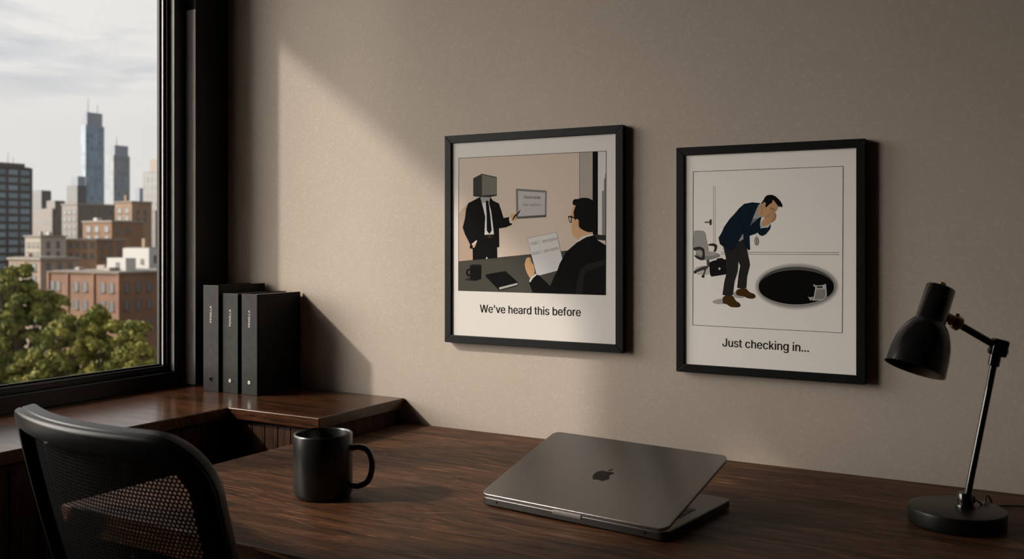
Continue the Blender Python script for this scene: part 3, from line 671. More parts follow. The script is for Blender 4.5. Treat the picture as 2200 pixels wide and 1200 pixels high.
SKIN = (0.56, 0.335, 0.18); BLK = (0.004, 0.004, 0.004); BLK2 = (0.010, 0.010, 0.010); WHT = (0.60, 0.585, 0.585); LINE = (0.02, 0.02, 0.02)
def art_meeting():
    P = Print(); A = (930, 250, 2.2645); B = (970, 320, 3.75); C = (1090, 320, 3.749); G = (1000, 640, 7.857)
    bord = [(126, 203), (843, 168), (840, 868), (124, 846)]
    P.poly(A, bord, (0.56, 0.465, 0.395))
    P.poly(B, [(58, 520), (90, 480), (130, 440), (180, 440), (180, 895), (58, 902)], (0.43, 0.315, 0.245))
    P.poly(A, [(712, 175), (777, 171), (777, 600), (712, 600)], (0.37, 0.32, 0.28))
    P.poly(A, [(712, 175), (716, 175), (716, 600), (712, 600)], (0.22, 0.20, 0.18))
    P.poly(A, [(803, 170), (843, 168), (843, 600), (803, 600)], (0.60, 0.585, 0.58))
    P.poly(A, [(823, 590), (823, 362), (832, 360), (832, 305), (838, 300), (838, 280), (843, 278), (843, 595)], (0.20, 0.195, 0.195))
    P.poly(A, [(777, 171), (803, 170), (803, 590), (777, 590)], BLK)
    P.poly(A, [(777, 572), (842, 578), (842, 604), (777, 596)], (0.025, 0.025, 0.024))
    P.poly(A, [(124, 705), (660, 652), (843, 640), (840, 868), (124, 846)], (0.062, 0.060, 0.050))
    P.line(A, [(124, 705), (660, 652)], 0.0006, LINE)
    # standing figure with a box for a head
    P.poly(B, [(232, 385), (180, 412), (135, 435), (118, 480), (108, 560), (90, 632), (108, 685), (150, 768), (146, 800), (170, 803), (172, 893), (370, 878), (368, 792), (386, 788), (383, 640), (440, 630), (490, 608), (470, 546), (420, 555), (400, 490), (382, 437), (335, 415), (312, 385)], BLK)
    P.poly(B, [(234, 385), (245, 432), (272, 545), (266, 690), (342, 686), (320, 500), (303, 438), (311, 385)], WHT)
    P.poly(B, [(230, 382), (311, 382), (303, 432), (285, 418), (262, 436), (244, 432)], (0.30, 0.29, 0.29))
    P.poly(B, [(262, 436), (285, 416), (303, 436), (296, 446), (285, 430), (270, 446)], WHT)
    P.poly(B, [(276, 416), (296, 416), (300, 440), (311, 520), (324, 655), (306, 685), (284, 655), (283, 520), (276, 440)], BLK)
    P.poly(B, [(266, 690), (342, 686), (343, 714), (266, 718)], (0.012, 0.008, 0.006))
    P.poly(B, [(296, 692), (320, 691), (320, 714), (296, 715)], (0.05, 0.022, 0.012))
    P.poly(B, [(276, 883), (284, 866), (292, 882)], WHT)
    P.poly(B, [(205, 738), (170, 765), (172, 792), (184, 795), (196, 770)], SKIN)
    P.poly(B, [(203, 732), (162, 766), (168, 774), (206, 744)], WHT)
    P.poly(B, [(470, 545), (482, 522), (500, 517), (520, 526), (530, 560), (522, 578), (500, 582), (474, 588)], SKIN, 1)
    P.line(B, [(500, 545), (512, 530), (524, 545)], 0.0005, (0.16, 0.08, 0.04)); P.line(B, [(505, 562), (525, 552)], 0.0005, (0.16, 0.08, 0.04))
    P.poly(B, [(470, 546), (462, 560), (470, 598), (490, 596), (484, 570), (482, 548)], (0.62, 0.52, 0.46), 1)
    P.poly(B, [(489, 566), (505, 538), (525, 515), (552, 490), (556, 494), (545, 516), (520, 537), (497, 570)], BLK)
    P.poly(B, [(176, 236), (244, 200), (244, 386), (176, 379)], (0.040, 0.038, 0.034))
    P.poly(B, [(244, 200), (364, 226), (364, 376), (244, 386)], (0.150, 0.142, 0.122))
    P.poly(B, [(176, 236), (244, 200), (364, 226), (358, 232), (244, 208), (180, 240)], (0.06, 0.057, 0.05))
    P.poly(B, [(244, 374), (364, 366), (364, 376), (310, 388), (244, 386), (176, 379), (176, 370)], (0.03, 0.028, 0.025))
    P.line(B, [(176, 236), (244, 200), (364, 226), (364, 376), (244, 386), (176, 379), (176, 236)], 0.0006, LINE)
    P.line(B, [(244, 200), (244, 386)], 0.0006, LINE)
    # wall screen
    P.poly(A, [(404, 354), (409, 351), (549, 360), (554, 365), (552, 488), (547, 490), (412, 498), (406, 493)], (0.16, 0.155, 0.15))
    P.poly(A, [(404, 488), (552, 478), (552, 488), (548, 490), (412, 498), (406, 493)], (0.09, 0.088, 0.085))
    P.poly(A, [(414, 362), (547, 370), (545, 478), (416, 486)], (0.43, 0.405, 0.395))
    P.text(A, 'Overview', (443, 399), (523, 401), 15, (0.05, 0.048, 0.046), 0.012)
    P.text(A, 'Dear systems', (440, 434), (523, 435), 12, (0.12, 0.115, 0.11), 0.006)
    P.poly(B, [(515, 545), (528, 520), (553, 490), (556, 494), (545, 516), (525, 537)], BLK)
    # mug and notebook on the drawn table
    P.poly(B, [(103, 1046), (150, 1036), (200, 1060), (120, 1060)], (0.020, 0.020, 0.017), 1)
    P.poly(B, [(148, 936), (165, 930), (225, 929), (242, 934), (240, 1046), (195, 1062), (150, 1052)], BLK)
    P.poly(B, [(150, 962), (124, 966), (114, 998), (128, 1024), (150, 1026), (150, 1011), (136, 1006), (130, 992), (135, 979), (150, 977)], BLK, 1)
    P.line(B, [(150, 937), (195, 942), (241, 935)], 0.0004, (0.05, 0.05, 0.05))
    P.poly(B, [(278, 1008), (436, 982), (537, 1074), (532, 1102), (382, 1141), (376, 1130), (276, 1026)], BLK)
    P.poly(B, [(383, 1114), (533, 1077), (530, 1094), (386, 1132)], (0.36, 0.35, 0.34))
    # seated man: chair, coat, head, sheet of paper
    P.poly(C, [(160, 718), (395, 670), (446, 890), (408, 977), (262, 1016), (235, 1010)], (0.58, 0.57, 0.575))
    P.line(C, [(235, 1010), (160, 718), (395, 670), (446, 890)], 0.0006, (0.12, 0.12, 0.12))
    P.text(C, 'Vendor 1 - same response', (190, 776), (402, 731), 28, (0.13, 0.13, 0.14), 0.004)
    P.text(C, 'Vendor 2 - same response', (204, 855), (418, 806), 28, (0.13, 0.13, 0.14), 0.004)
    P.poly(C, [(150, 885), (162, 872), (186, 872), (192, 905), (214, 938), (222, 1000), (185, 1046), (152, 985), (139, 930)], SKIN, 1)
    P.line(C, [(180, 880), (186, 930)], 0.0005, (0.10, 0.05, 0.03))
    P.poly(C, [(545, 440), (522, 478), (512, 545), (516, 610), (522, 690), (545, 712), (568, 722), (566, 755), (620, 700), (690, 672), (640, 640), (580, 640), (560, 580), (545, 500)], SKIN)
    P.poly(C, [(560, 760), (566, 735), (600, 704), (650, 690), (688, 680), (694, 700), (640, 705), (595, 728), (562, 765)], WHT)
    P.poly(C, [(176, 1078), (232, 1008), (262, 1022), (345, 1102), (375, 1030), (400, 985), (420, 925), (446, 878), (470, 830), (560, 752), (640, 708), (700, 692), (730, 735), (796, 776), (794, 1172), (205, 1158), (190, 1120)], BLK)
    P.poly(C, [(176, 1066), (185, 1040), (225, 1003), (238, 1012), (205, 1040), (186, 1072)], WHT)
    P.poly(C, [(528, 450), (524, 425), (538, 402), (570, 402), (605, 390), (660, 395), (705, 425), (726, 480), (728, 545), (718, 610), (690, 668), (650, 670), (600, 648), (574, 622), (572, 580), (560, 560), (546, 575), (537, 545), (533, 505), (546, 470), (550, 452)], BLK, 1)
    P.poly(C, [(548, 580), (560, 560), (576, 572), (576, 612), (562, 634), (548, 625)], SKIN, 1)
    P.line(C, [(560, 580), (568, 590), (562, 612)], 0.0005, (0.25, 0.12, 0.06))
    P.poly(C, [(488, 542), (512, 536), (540, 550), (544, 560), (518, 552), (518, 592), (502, 592)], BLK)
    P.poly(C, [(497, 551), (510, 549), (511, 584), (505, 584)], (0.60, 0.58, 0.55))
    P.poly(C, [(794, 886), (700, 912), (640, 930), (600, 960), (575, 1010), (545, 1168), (605, 1170), (622, 1010), (640, 985), (794, 930)], (0.014, 0.0135, 0.0125))
    P.poly(C, [(794, 930), (640, 985), (622, 1010), (605, 1170), (794, 1174)], (0.005, 0.005, 0.005))
    P.line(A, bord, 0.0009, (0.035, 0.035, 0.035), True)
    P.text(G, "We've heard this before", (246, 240), (1946, 306), 132, (0.012, 0.012, 0.012), 0.012)
    return P
def art_hole():
    P = Print(); A = (1430, 280, 2.1425); B = (1480, 390, 4.0); C = (1600, 540, 8.0)
    NAVY = (0.005, 0.014, 0.026); GREY = (0.022, 0.021, 0.020); BRN = (0.060, 0.028, 0.006)
    # room lines
    for x in (212, 226): P.line(B, [(x, 40), (x, 530)], 0.0009, (0.33, 0.31, 0.30))
    P.line(A, [(255, 560), (798, 562)], 0.0008, (0.13, 0.12, 0.12)); P.line(A, [(255, 569), (798, 571)], 0.0008, (0.13, 0.12, 0.12))
    P.poly(B, [(135, 341), (178, 341), (178, 355), (135, 355)], (0.13, 0.12, 0.12), 1)
    P.poly(B, [(176, 325), (197, 322), (197, 374), (176, 372)], (0.06, 0.055, 0.055), 1)
    # chair
    P.poly(B, [(45, 735), (150, 715), (185, 760), (170, 802), (60, 800)], (0.55, 0.52, 0.50), 1)
    P.poly(B, [(150, 668), (176, 672), (176, 730), (156, 730)], (0.08, 0.078, 0.075))
    P.poly(B, [(45, 765), (100, 735), (155, 722), (172, 735), (150, 750), (130, 815), (112, 815), (138, 752), (60, 782)], (0.055, 0.052, 0.05), 1)
    P.ell(B, 54, 776, 13, 14, (0.03, 0.03, 0.03), 20); P.ell(B, 122, 814, 14, 12, (0.03, 0.03, 0.03), 20)
    P.poly(B, [(40, 428), (70, 420), (125, 424), (140, 440), (168, 590), (160, 610), (40, 610)], (0.36, 0.345, 0.335), 1)
    P.line(B, [(40, 428), (70, 421), (125, 425), (140, 440), (168, 590)], 0.0006, (0.10, 0.10, 0.10))
    P.poly(B, [(60, 600), (200, 598), (266, 622), (270, 645), (200, 668), (140, 674), (60, 660)], (0.26, 0.25, 0.245), 1)
    P.poly(B, [(66, 600), (200, 600), (262, 622), (180, 640), (80, 630)], (0.38, 0.365, 0.355), 1)
    P.poly(B, [(40, 566), (90, 556), (128, 570), (137, 600), (138, 672), (100, 676), (60, 655), (42, 630), (60, 632), (115, 655), (118, 600), (100, 584), (40, 592)], (0.035, 0.033, 0.032), 1)
    P.poly(B, [(165, 536), (210, 528), (240, 540), (246, 560), (232, 604), (210, 602), (222, 565), (210, 552), (168, 550)], (0.035, 0.033, 0.032), 1)
    # briefcase
    P.poly(B, [(172, 695), (205, 680), (238, 672), (240, 660), (288, 655), (300, 668), (318, 666), (334, 794), (195, 816), (182, 800)], (0.008, 0.008, 0.008))
    P.line(B, [(180, 735), (262, 742), (325, 722)], 0.0006, (0.03, 0.03, 0.03)); P.ell(B, 263, 747, 9, 11, WHT, 16); P.ell(B, 335, 738, 6, 16, WHT, 16)
    # shadows drawn on the floor
    P.poly(B, [(195, 1030), (240, 1010), (295, 1000), (320, 1050), (230, 1052)], (0.42, 0.39, 0.375), 2)
    P.poly(B, [(375, 955), (410, 940), (480, 990), (460, 1003), (395, 995)], (0.42, 0.39, 0.375), 2)
    # hole in the floor
    n = 9
    for i in range(n):
        t = i / (n - 1); P.ell(C, 895, 598, 735 - 75 * t, 412 - 80 * t, tuple(a + (b - a) * t ** 0.8 for a, b in zip((0.86, 0.82, 0.785), (0.19, 0.185, 0.175))), 72)
    P.ell(C, 887, 590, 658, 332, (0.50, 0.48, 0.47), 72)
    P.ell(C, 887, 588, 648, 324, (0.012, 0.012, 0.012), 72)
    P.ell(C, 887, 594, 640, 318, (0.10, 0.098, 0.094), 72)
    P.ell(C, 887, 612, 648, 296, (0.0025, 0.0025, 0.0025), 72)
    P.poly(C, [(1175, 558), (1200, 572), (1250, 585), (1340, 575), (1395, 555), (1405, 650), (1412, 770), (1350, 832), (1240, 842), (1150, 838), (1190, 760), (1215, 610), (1185, 595)], (0.50, 0.49, 0.47))
    P.poly(C, [(1232, 652), (1385, 645), (1388, 780), (1340, 815), (1200, 822)], (0.24, 0.235, 0.225))
    P.poly(C, [(1238, 596), (1336, 594), (1338, 626), (1240, 628)], (0.03, 0.03, 0.03))
    P.poly(C, [(1088, 768), (1122, 792), (1168, 774), (1160, 800), (1128, 842), (1112, 815)], (0.58, 0.56, 0.54))
    # the bowed man
    P.poly(B, [(290, 982), (378, 975), (402, 1022), (440, 1045), (446, 1068), (430, 1080), (362, 1078), (325, 1052), (290, 1044)], BRN, 1)
    P.poly(B, [(408, 925), (490, 912), (520, 948), (566, 966), (576, 990), (556, 1005), (515, 1005), (470, 985), (404, 974)], BRN, 1)
    P.line(B, [(290, 1040), (325, 1048), (362, 1074), (430, 1076)], 0.0006, (0.012, 0.008, 0.004))
    P.poly(B, [(292, 545), (318, 655), (330, 755), (304, 860), (288, 970), (330, 984), (378, 976), (392, 860), (420, 770), (426, 685), (441, 722), (426, 800), (414, 912), (450, 918), (494, 914), (500, 820), (526, 715), (522, 690), (500, 585), (486, 520), (462, 490), (430, 505), (380, 560)], GREY)
    P.line(B, [(426, 685), (415, 600), (420, 560)], 0.0006, (0.006, 0.006, 0.006)); P.line(B, [(500, 830), (470, 855)], 0.0005, (0.008, 0.008, 0.008)); P.line(B, [(385, 870), (350, 890)], 0.0005, (0.008, 0.008, 0.008))
    P.poly(B, [(622, 188), (596, 205), (560, 290), (545, 340), (524, 380), (440, 470), (424, 515), (450, 506), (476, 480), (560, 380), (620, 320), (640, 290)], (0.34, 0.36, 0.41))
    P.poly(B, [(552, 322), (584, 316), (572, 352), (530, 378), (540, 350)], (0.12, 0.125, 0.13))
    P.line(B, [(556, 345), (576, 330)], 0.0005, WHT); P.line(B, [(545, 362), (570, 345)], 0.0005, WHT)
    P.poly(B, [(640, 180), (612, 195), (596, 235), (592, 275), (615, 292), (650, 312), (700, 292), (745, 262), (762, 228), (772, 212), (750, 188), (720, 150), (670, 160)], SKIN, 1)
    P.line(B, [(622, 200), (628, 250), (618, 285)], 0.0005, (0.10, 0.05, 0.03))
    P.poly(B, [(618, 184), (545, 177), (475, 190), (430, 230), (390, 278), (350, 320), (305, 385), (280, 440), (254, 482), (266, 535), (300, 562), (340, 590), (386, 586), (410, 545), (438, 492), (466, 445), (470, 515), (486, 562), (512, 590), (526, 580), (520, 466), (560, 452), (592, 438), (606, 458), (632, 467), (664, 450), (698, 405), (704, 376), (696, 362), (668, 392), (630, 398), (612, 360), (622, 300), (590, 318), (540, 365), (528, 378), (560, 285), (594, 205)], NAVY)
    for l in ([(430, 235), (440, 300), (470, 400), (466, 445)], [(300, 390), (330, 470), (300, 540)], [(470, 420), (560, 440)], [(540, 250), (530, 350)]): P.line(B, l, 0.0006, (0.0015, 0.003, 0.006))
    P.poly(B, [(618, 190), (640, 158), (655, 130), (675, 115), (715, 112), (745, 126), (770, 150), (790, 172), (806, 204), (796, 222), (782, 206), (786, 218), (768, 210), (738, 172), (722, 154), (716, 180), (690, 196), (674, 214), (660, 222), (654, 200), (662, 182), (646, 174), (632, 188)], BLK)
    P.poly(B, [(634, 185), (648, 176), (662, 184), (658, 205), (646, 225), (636, 215)], SKIN, 1)
    P.line(B, [(698, 224), (722, 232), (740, 242)], 0.0008, LINE); P.line(B, [(700, 240), (712, 236)], 0.0006, LINE)
    P.poly(B, [(700, 272), (738, 262), (752, 285), (746, 322), (722, 348), (690, 352)], (0.42, 0.23, 0.11), 1)
    P.poly(B, [(622, 348), (648, 312), (672, 275), (692, 268), (712, 240), (726, 238), (728, 262), (738, 275), (732, 318), (706, 352), (668, 380), (632, 392)], SKIN, 1)
    for l in ([(690, 275), (672, 300)], [(712, 262), (690, 300)], [(728, 275), (704, 320)], [(735, 305), (712, 340)], [(652, 312), (690, 300)], [(722, 240), (724, 268)]): P.line(B, l, 0.0005, (0.12, 0.055, 0.025))
    P.poly(B, [(610, 362), (622, 346), (634, 394), (618, 405)], (0.50, 0.52, 0.56)); P.poly(B, [(664, 388), (700, 360), (694, 380), (672, 398)], (0.55, 0.56, 0.60))
    # hanging tag
    P.line(B, [(578, 446), (582, 476)], 0.0005, (0.10, 0.10, 0.10)); P.ell(B, 582, 511, 18, 38, (0.08, 0.08, 0.08), 28); P.ell(B, 582, 511, 14, 34, (0.42, 0.40, 0.39), 28); P.line(B, [(582, 490), (582, 535)], 0.0012, (0.14, 0.14, 0.14))
    P.line(A, [(127, 190), (817, 165), (813, 931), (125, 895)], 0.0008, (0.045, 0.045, 0.045), True)
    P.text(A, 'Just checking in...', (262, 993), (660, 1019), 38, (0.012, 0.012, 0.012), 0.010)
    return P
picture('framed_picture', 'black-framed cartoon of a box-headed man in a meeting, captioned about having heard this', 0.6386, 1.038, 0.929, 1.3545, 0.0155, art_meeting, (0.66, 0.63, 0.605))
picture('framed_picture', 'black-framed cartoon of a bowed man beside a hole, hung nearest the lamp', 1.142, 1.468, 0.9024, 1.3063, 0.0145, art_hole, (0.88, 0.84, 0.805))

# ------------------------------------------------------------------ the city outside
GZ = -14.0
o = MB().box(-1400, -200, GZ - 1, -8, 1600, GZ).build('ground', noisy('street_ground', (0.06, 0.062, 0.055), (0.10, 0.10, 0.09), 0.2, 0.9)); o['kind'] = 'structure'
def facade(name, wall, win, bw, rh, frame=0.35, mortar=None, rough=0.5):
    """curtain wall: a procedural grid of panes on axis-aligned faces, storey height rh, bay width bw"""
    m = principled(name, wall, rough); t = m.node_tree; b = t.nodes['Principled BSDF']; lk = t.links.new
    tcn = nd(t, 'ShaderNodeTexCoord'); sp_ = nd(t, 'ShaderNodeSeparateXYZ'); lk(tcn.outputs['Object'], sp_.inputs[0])
    h = mathn(t, 'ADD', sp_.outputs[0], sp_.outputs[1])
    cm = nd(t, 'ShaderNodeCombineXYZ'); lk(h, cm.inputs[0]); lk(sp_.outputs[2], cm.inputs[1])
    bt = nd(t, 'ShaderNodeTexBrick'); bt.offset = 0.0; lk(cm.outputs[0], bt.inputs['Vector']); bt.inputs['Scale'].default_value = 1.0
    bt.inputs['Brick Width'].default_value = bw; bt.inputs['Row Height'].default_value = rh; bt.inputs['Mortar Size'].default_value = frame * min(bw, rh) * 0.5; bt.inputs['Mortar Smooth'].default_value = 0.1; bt.inputs['Bias'].default_value = 0.0
    bt.inputs['Color1'].default_value = (*win, 1); bt.inputs['Color2'].default_value = (*[min(1, c * 1.7) for c in win], 1); bt.inputs['Mortar'].default_value = (*wall, 1)
    lk(bt.outputs['Color'], b.inputs['Base Color']); return m
def bricky(name, c0, c1, scale=1.0):
    m = principled(name, c0, 0.85); t = m.node_tree; b = t.nodes['Principled BSDF']; lk = t.links.new
    tcn = nd(t, 'ShaderNodeTexCoord'); n = nd(t, 'ShaderNodeTexNoise', Scale=0.35 * scale, Detail=6.0); lk(tcn.outputs['Object'], n.inputs['Vector'])
    r = ramp(t, [(0.35, c0), (0.68, c1)]); lk(n.outputs['Fac'], r.inputs[0]); lk(r.outputs[0], b.inputs['Base Color']); return m
BRICK = bricky('red_brick', (0.120, 0.058, 0.033), (0.175, 0.086, 0.048)); ORANGE = bricky('orange_brick', (0.169, 0.087, 0.046), (0.208, 0.112, 0.061))
TAN = bricky('tan_brick', (0.202, 0.133, 0.085), (0.242, 0.164, 0.107)); PINK = bricky('pinkish_stone', (0.202, 0.143, 0.107), (0.242, 0.174, 0.133)); BEIGE = bricky('beige_render', (0.281, 0.242, 0.196), (0.315, 0.269, 0.225))
WHITE_R = bricky('white_render', (0.369, 0.356, 0.338), (0.404, 0.392, 0.375)); SLATE = bricky('slate_brown', (0.085, 0.074, 0.066), (0.112, 0.095, 0.085)); HAZE = bricky('hazy_grey', (0.161, 0.169, 0.182), (0.190, 0.198, 0.211))
FAR_GL = facade('hazed_blue_glass', (0.197, 0.231, 0.276), (0.112, 0.164, 0.214), 3.0, 4.0, 0.28); FAR_GL2 = facade('hazed_pale_glass', (0.195, 0.204, 0.218), (0.115, 0.137, 0.165), 2.4, 4.0, 0.40)  # distance haze is tinted into both glass colours
FAR_GL3 = facade('stone_grid_tower', (0.156, 0.149, 0.143), (0.071, 0.077, 0.088), 2.6, 3.6, 0.55); DARK_GL = facade('dark_office_grid', (0.050, 0.040, 0.038), (0.105, 0.140, 0.160), 2.3, 1.4, 0.42)
SMALLGRID = facade('brown_flats_grid', (0.117, 0.092, 0.075), (0.049, 0.049, 0.054), 2.2, 3.2, 0.75); SMALLGRID2 = facade('grey_flats_grid', (0.089, 0.086, 0.089), (0.043, 0.048, 0.055), 2.2, 3.0, 0.75); DARKFLAT = facade('shaded_flats_grid', (0.115, 0.101, 0.096), (0.058, 0.062, 0.072), 2.4, 3.0, 0.7)
CROWN_M = noisy('hazy_plant_room', (0.20, 0.225, 0.265), (0.23, 0.255, 0.295), 0.1, 0.7); ROOFM = noisy('roof_felt', (0.10, 0.095, 0.09), (0.14, 0.13, 0.12), 0.3, 0.9)  # plant-room colour carries the same painted distance haze
TRIMST = noisy('pale_stone_trim', (0.20, 0.17, 0.145), (0.23, 0.20, 0.17), 2, 0.8); WFRAME = principled('grey_window_frame', (0.10, 0.085, 0.072), 0.7); WGLASS = principled('far_window_glass', (0.075, 0.088, 0.098), 0.2, 0, 0.4)
TANWALL = noisy('tan_plant_room', (0.27, 0.23, 0.20), (0.30, 0.26, 0.23), 0.2, 0.8)
WCACHE = {}
def win_mesh(w, h, face):
    key = (round(w, 3), round(h, 3), face)
    if key in WCACHE: return WCACHE[key]
    mb = MB(); t = w * 0.11
    # local: a = along the wall, n = outwards
    def bx(a0, n0, z0, a1, n1, z1, mi):
        if face == 'y': mb.box(a0, -n1, z0, a1, -n0, z1, mi)
        else: mb.box(n0, a0, z0, n1, a1, z1, mi)
    bx(-w / 2, -0.02, 0, -w / 2 + t, 0.06, h, 0); bx(w / 2 - t, -0.02, 0, w / 2, 0.06, h, 0); bx(-w / 2 + t, -0.02, h - t, w / 2 - t, 0.06, h, 0); bx(-w / 2 - t * .5, -0.02, -t, w / 2 + t * .5, 0.14, t * .6, 0)
    bx(-w / 2 + t, -0.02, h * .48, w / 2 - t, 0.05, h * .53, 0); bx(-w / 2 + t, -0.02, t * .6, w / 2 - t, 0.02, h - t, 1)
    me = bpy.data.meshes.new('window'); me.from_pydata([tuple(v) for v in mb.v], [], mb.f); me.materials.append(WFRAME); me.materials.append(WGLASS); me.polygons.foreach_set('material_index', mb.m); me.update()
    WCACHE[key] = me; return me
def extents(uc, D, uL, uR):
    c = at_depth(uc, V0, D); rx, ry = c.x - CX, c.y - CY; q3 = math.sqrt(3) / 2
    kL = (uL - U0) / F; X = ry * (q3 * kL - .5) / (q3 + .5 * kL); kR = (uR - U0) / F; Y = -rx * (q3 + .5 * kR) / (.5 - q3 * kR)
    return c, rx - X, Y - ry
def building(label, uc, vtop, D, uL, uR, mat, winL=None, winR=None, cornice=None, name='apartment_building', crown=None, zbot=GZ, roofbits=(), piers=None, matR=None):
    """corner pixel column uc at distance D; the lit face runs left to uL, the shaded face right to uR"""
    c, Lx, Wy = extents(uc, D, uL, uR); zt = CZ - (vtop - V0) / F * D
    r = thing(name, label, 'building', (c.x, c.y, zbot)); off = (c.x, c.y, zbot); H = zt - zbot
    b = MB(); b.box(-Lx, 0, 0, 0, Wy, H); b.build('walls', mat, r)
    MB().box(-Lx + .3, .3, H - .1, -.3, Wy - .3, H + .12).build('roof', ROOFM, r)
    px = D / F
    if cornice:
        MB().box(-Lx - .15, -.25, H - cornice * px, .25, 0.0, H + .25 * px * 2).build('cornice', TRIMST if mat is not BRICK else bricky('brick_cornice', (0.12, 0.085, 0.06), (0.16, 0.115, 0.085)), r)
        MB().box(0, 0, H - cornice * px, .25, Wy + .15, H + .25 * px * 2).build('cornice', TRIMST if mat is not BRICK else bricky('brick_cornice', (0.12, 0.085, 0.06), (0.16, 0.115, 0.085)), r)
    for face, wn in (('y', winL), ('x', winR)):
        if not wn: continue
        cols, rows_v, ww, wh, = wn
        Ln = Lx if face == 'y' else Wy
        for v in rows_v:
            z = CZ - (v + wh - V0) / F * D - zbot
            for cu in cols:
                cu_ = cu
                o = bpy.data.objects.new('window', win_mesh(Ln * ww, wh * px, face)); COL.objects.link(o); o.parent = r
                a = Ln * cu_
                o.location = (-a, 0, z) if face == 'y' else (0, a, z)
    if piers:
        n, pw = piers
        for i in range(n + 1):
            a = Lx * i / n
            MB().box(-a - pw / 2, -.18, 0, -a + pw / 2, 0, H - .4).build('pier', mat, r)
    if crown:
        f0, f1, vt, cm = crown; zc = CZ - (vt - V0) / F * D - zbot
        MB().box(-Lx * f1, Wy * .08, H, -Lx * f0 if f0 else Wy * 0 - .02 * Lx, Wy * .9, zc).build('plant_room', cm, r)
    for (fa, fb, hh, ww, cm) in roofbits:
        MB().box(-Lx * fa - ww * px, Wy * fb, H, -Lx * fa, Wy * fb + ww * px, H + hh * px).build('chimney', cm, r)
    return r
def mast(r, uc, D, uL, uR, vroof, vtip, fx, fy=0.4):
    c, Lx, Wy = extents(uc, D, uL, uR); z0 = CZ - (vroof - V0) / F * D - GZ; z1 = CZ - (vtip - V0) / F * D - GZ
    MB().cyl((-Lx * fx, Wy * fy, z0 - 1), (-Lx * fx, Wy * fy, z1), 0.30 * D / 600, 8, 0.12 * D / 600).build('antenna', CROWN_M, r, smooth=True)
# far towers
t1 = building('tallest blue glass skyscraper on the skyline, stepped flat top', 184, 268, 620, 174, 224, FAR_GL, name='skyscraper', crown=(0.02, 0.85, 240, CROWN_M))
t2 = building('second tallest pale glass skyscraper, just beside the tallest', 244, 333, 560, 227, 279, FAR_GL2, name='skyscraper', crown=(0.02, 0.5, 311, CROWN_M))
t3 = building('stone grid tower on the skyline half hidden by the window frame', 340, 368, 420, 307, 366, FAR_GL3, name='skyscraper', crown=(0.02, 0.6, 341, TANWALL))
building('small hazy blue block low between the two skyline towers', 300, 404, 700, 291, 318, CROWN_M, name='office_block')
building('grey stepped block at the foot of the tallest skyscraper', 166, 398, 480, 143, 186, SMALLGRID2, name='office_block', crown=(0.02, 0.65, 378, CROWN_M))
building('hazy grey block right of the dark office tower', 89, 409, 430, 60, 110, SMALLGRID2, name='office_block')
building('low hazy brown flats behind the other roofs, by the grey block', 118, 431, 400, 100, 140, SMALLGRID, name='office_block')
dt_ = building('dark glass office tower at the left edge of the window', -95, 350, 165, -140, 70, DARK_GL, name='office_tower', crown=(0.02, 0.9, 341, SLATE))
WC = [0.1, 0.3, 0.5, 0.7, 0.9]
building('tan balconied flats in front of the tallest skyscraper', 166, 437, 300, 133, 250, SMALLGRID, winL=([.2, .5, .8], [450, 466, 482, 497], .2, 9), name='apartment_building', cornice=3)
building('brown flats spreading in the middle distance behind the beige house', 112, 448, 330, 66, 150, SMALLGRID)
building('tan block with a tall chimney below the pale glass skyscraper', 283, 432, 265, 247, 326, TAN, winL=([.28, .72], [446, 462], .26, 11), winR=([.3, .65], [450, 466], .12, 10), cornice=2, roofbits=((0.45, 0.1, 14, 6, TAN),))
building('shaded brown flats directly below the stone grid tower', 334, 452, 290, 318, 380, SMALLGRID)
building('orange brick block stepping up behind the white houses', 240, 474, 228, 178, 308, ORANGE, winL=([.18, .52, .8], [484, 505], .17, 14), winR=([.2, .5], [488], .12, 14), cornice=3, roofbits=((0.62, .1, 7, 12, WHITE_R),))
building('lower orange brick house between the beige house and the white houses', 207, 513, 172, 138, 268, ORANGE, winL=([.12, .36, .58, .8], [520, 542], .13, 13), winR=([.2, .5, .8], [522, 543], .12, 14), cornice=3)
building('beige house with a chimney beside the dark office tower', 87, 506, 155, 54, 142, BEIGE, winL=([.2, .5, .8], [520, 540], .16, 11), winR=([.3, .68], [518, 540], .14, 14), cornice=2, roofbits=((0.06, .03, 9, 7, BEIGE), (0.3, .5, 8, 9, WHITE_R)))
building('pinkish stone house behind the larger tree', 87, 554, 135, 19, 168, PINK, winL=([.2, .5, .8], [566, 592], .14, 17), winR=([.2, .5, .78], [564, 590], .11, 18), cornice=4, roofbits=((0.6, .2, 10, 8, PINK),))
building('white rendered house with a tan chimney behind the red brick building', 320, 533, 128, 264, 372, WHITE_R, winL=([.25, .7], [556], .1, 10), winR=([.25, .7], [548], .1, 16), roofbits=((0.35, .2, 21, 9, TAN),))
br = building('big red brick apartment building with rows of sash windows', 255, 586, 108, 105, 420, BRICK,
         winL=([.10, .22, .47, .60, .86, .95], [608, 648, 690], .072, 20), winR=([.10, .24, .38, .52, .68], [608, 646, 688], .055, 20), cornice=2)
c, Lx, Wy = extents(255, 108, 105, 420)
cw, Lw, Ww = extents(270, 111.5, 230, 292); zr = CZ - (586 - V0) / F * 108 - GZ; zt_ = CZ - (554 - V0) / F * 111.5 - GZ
rr = MB().box(cw.x - c.x - Lw, cw.y - c.y, zr, cw.x - c.x, cw.y - c.y + Ww, zt_).build('rooftop_room', WHITE_R, br); rr['label'] = 'small white rooftop room'
o = bpy.data.objects.new('window', win_mesh(0.55, 0.75, 'y')); COL.objects.link(o); o.parent = rr; o.location = (cw.x - c.x - Lw * .42, cw.y - c.y, zr + 0.35)
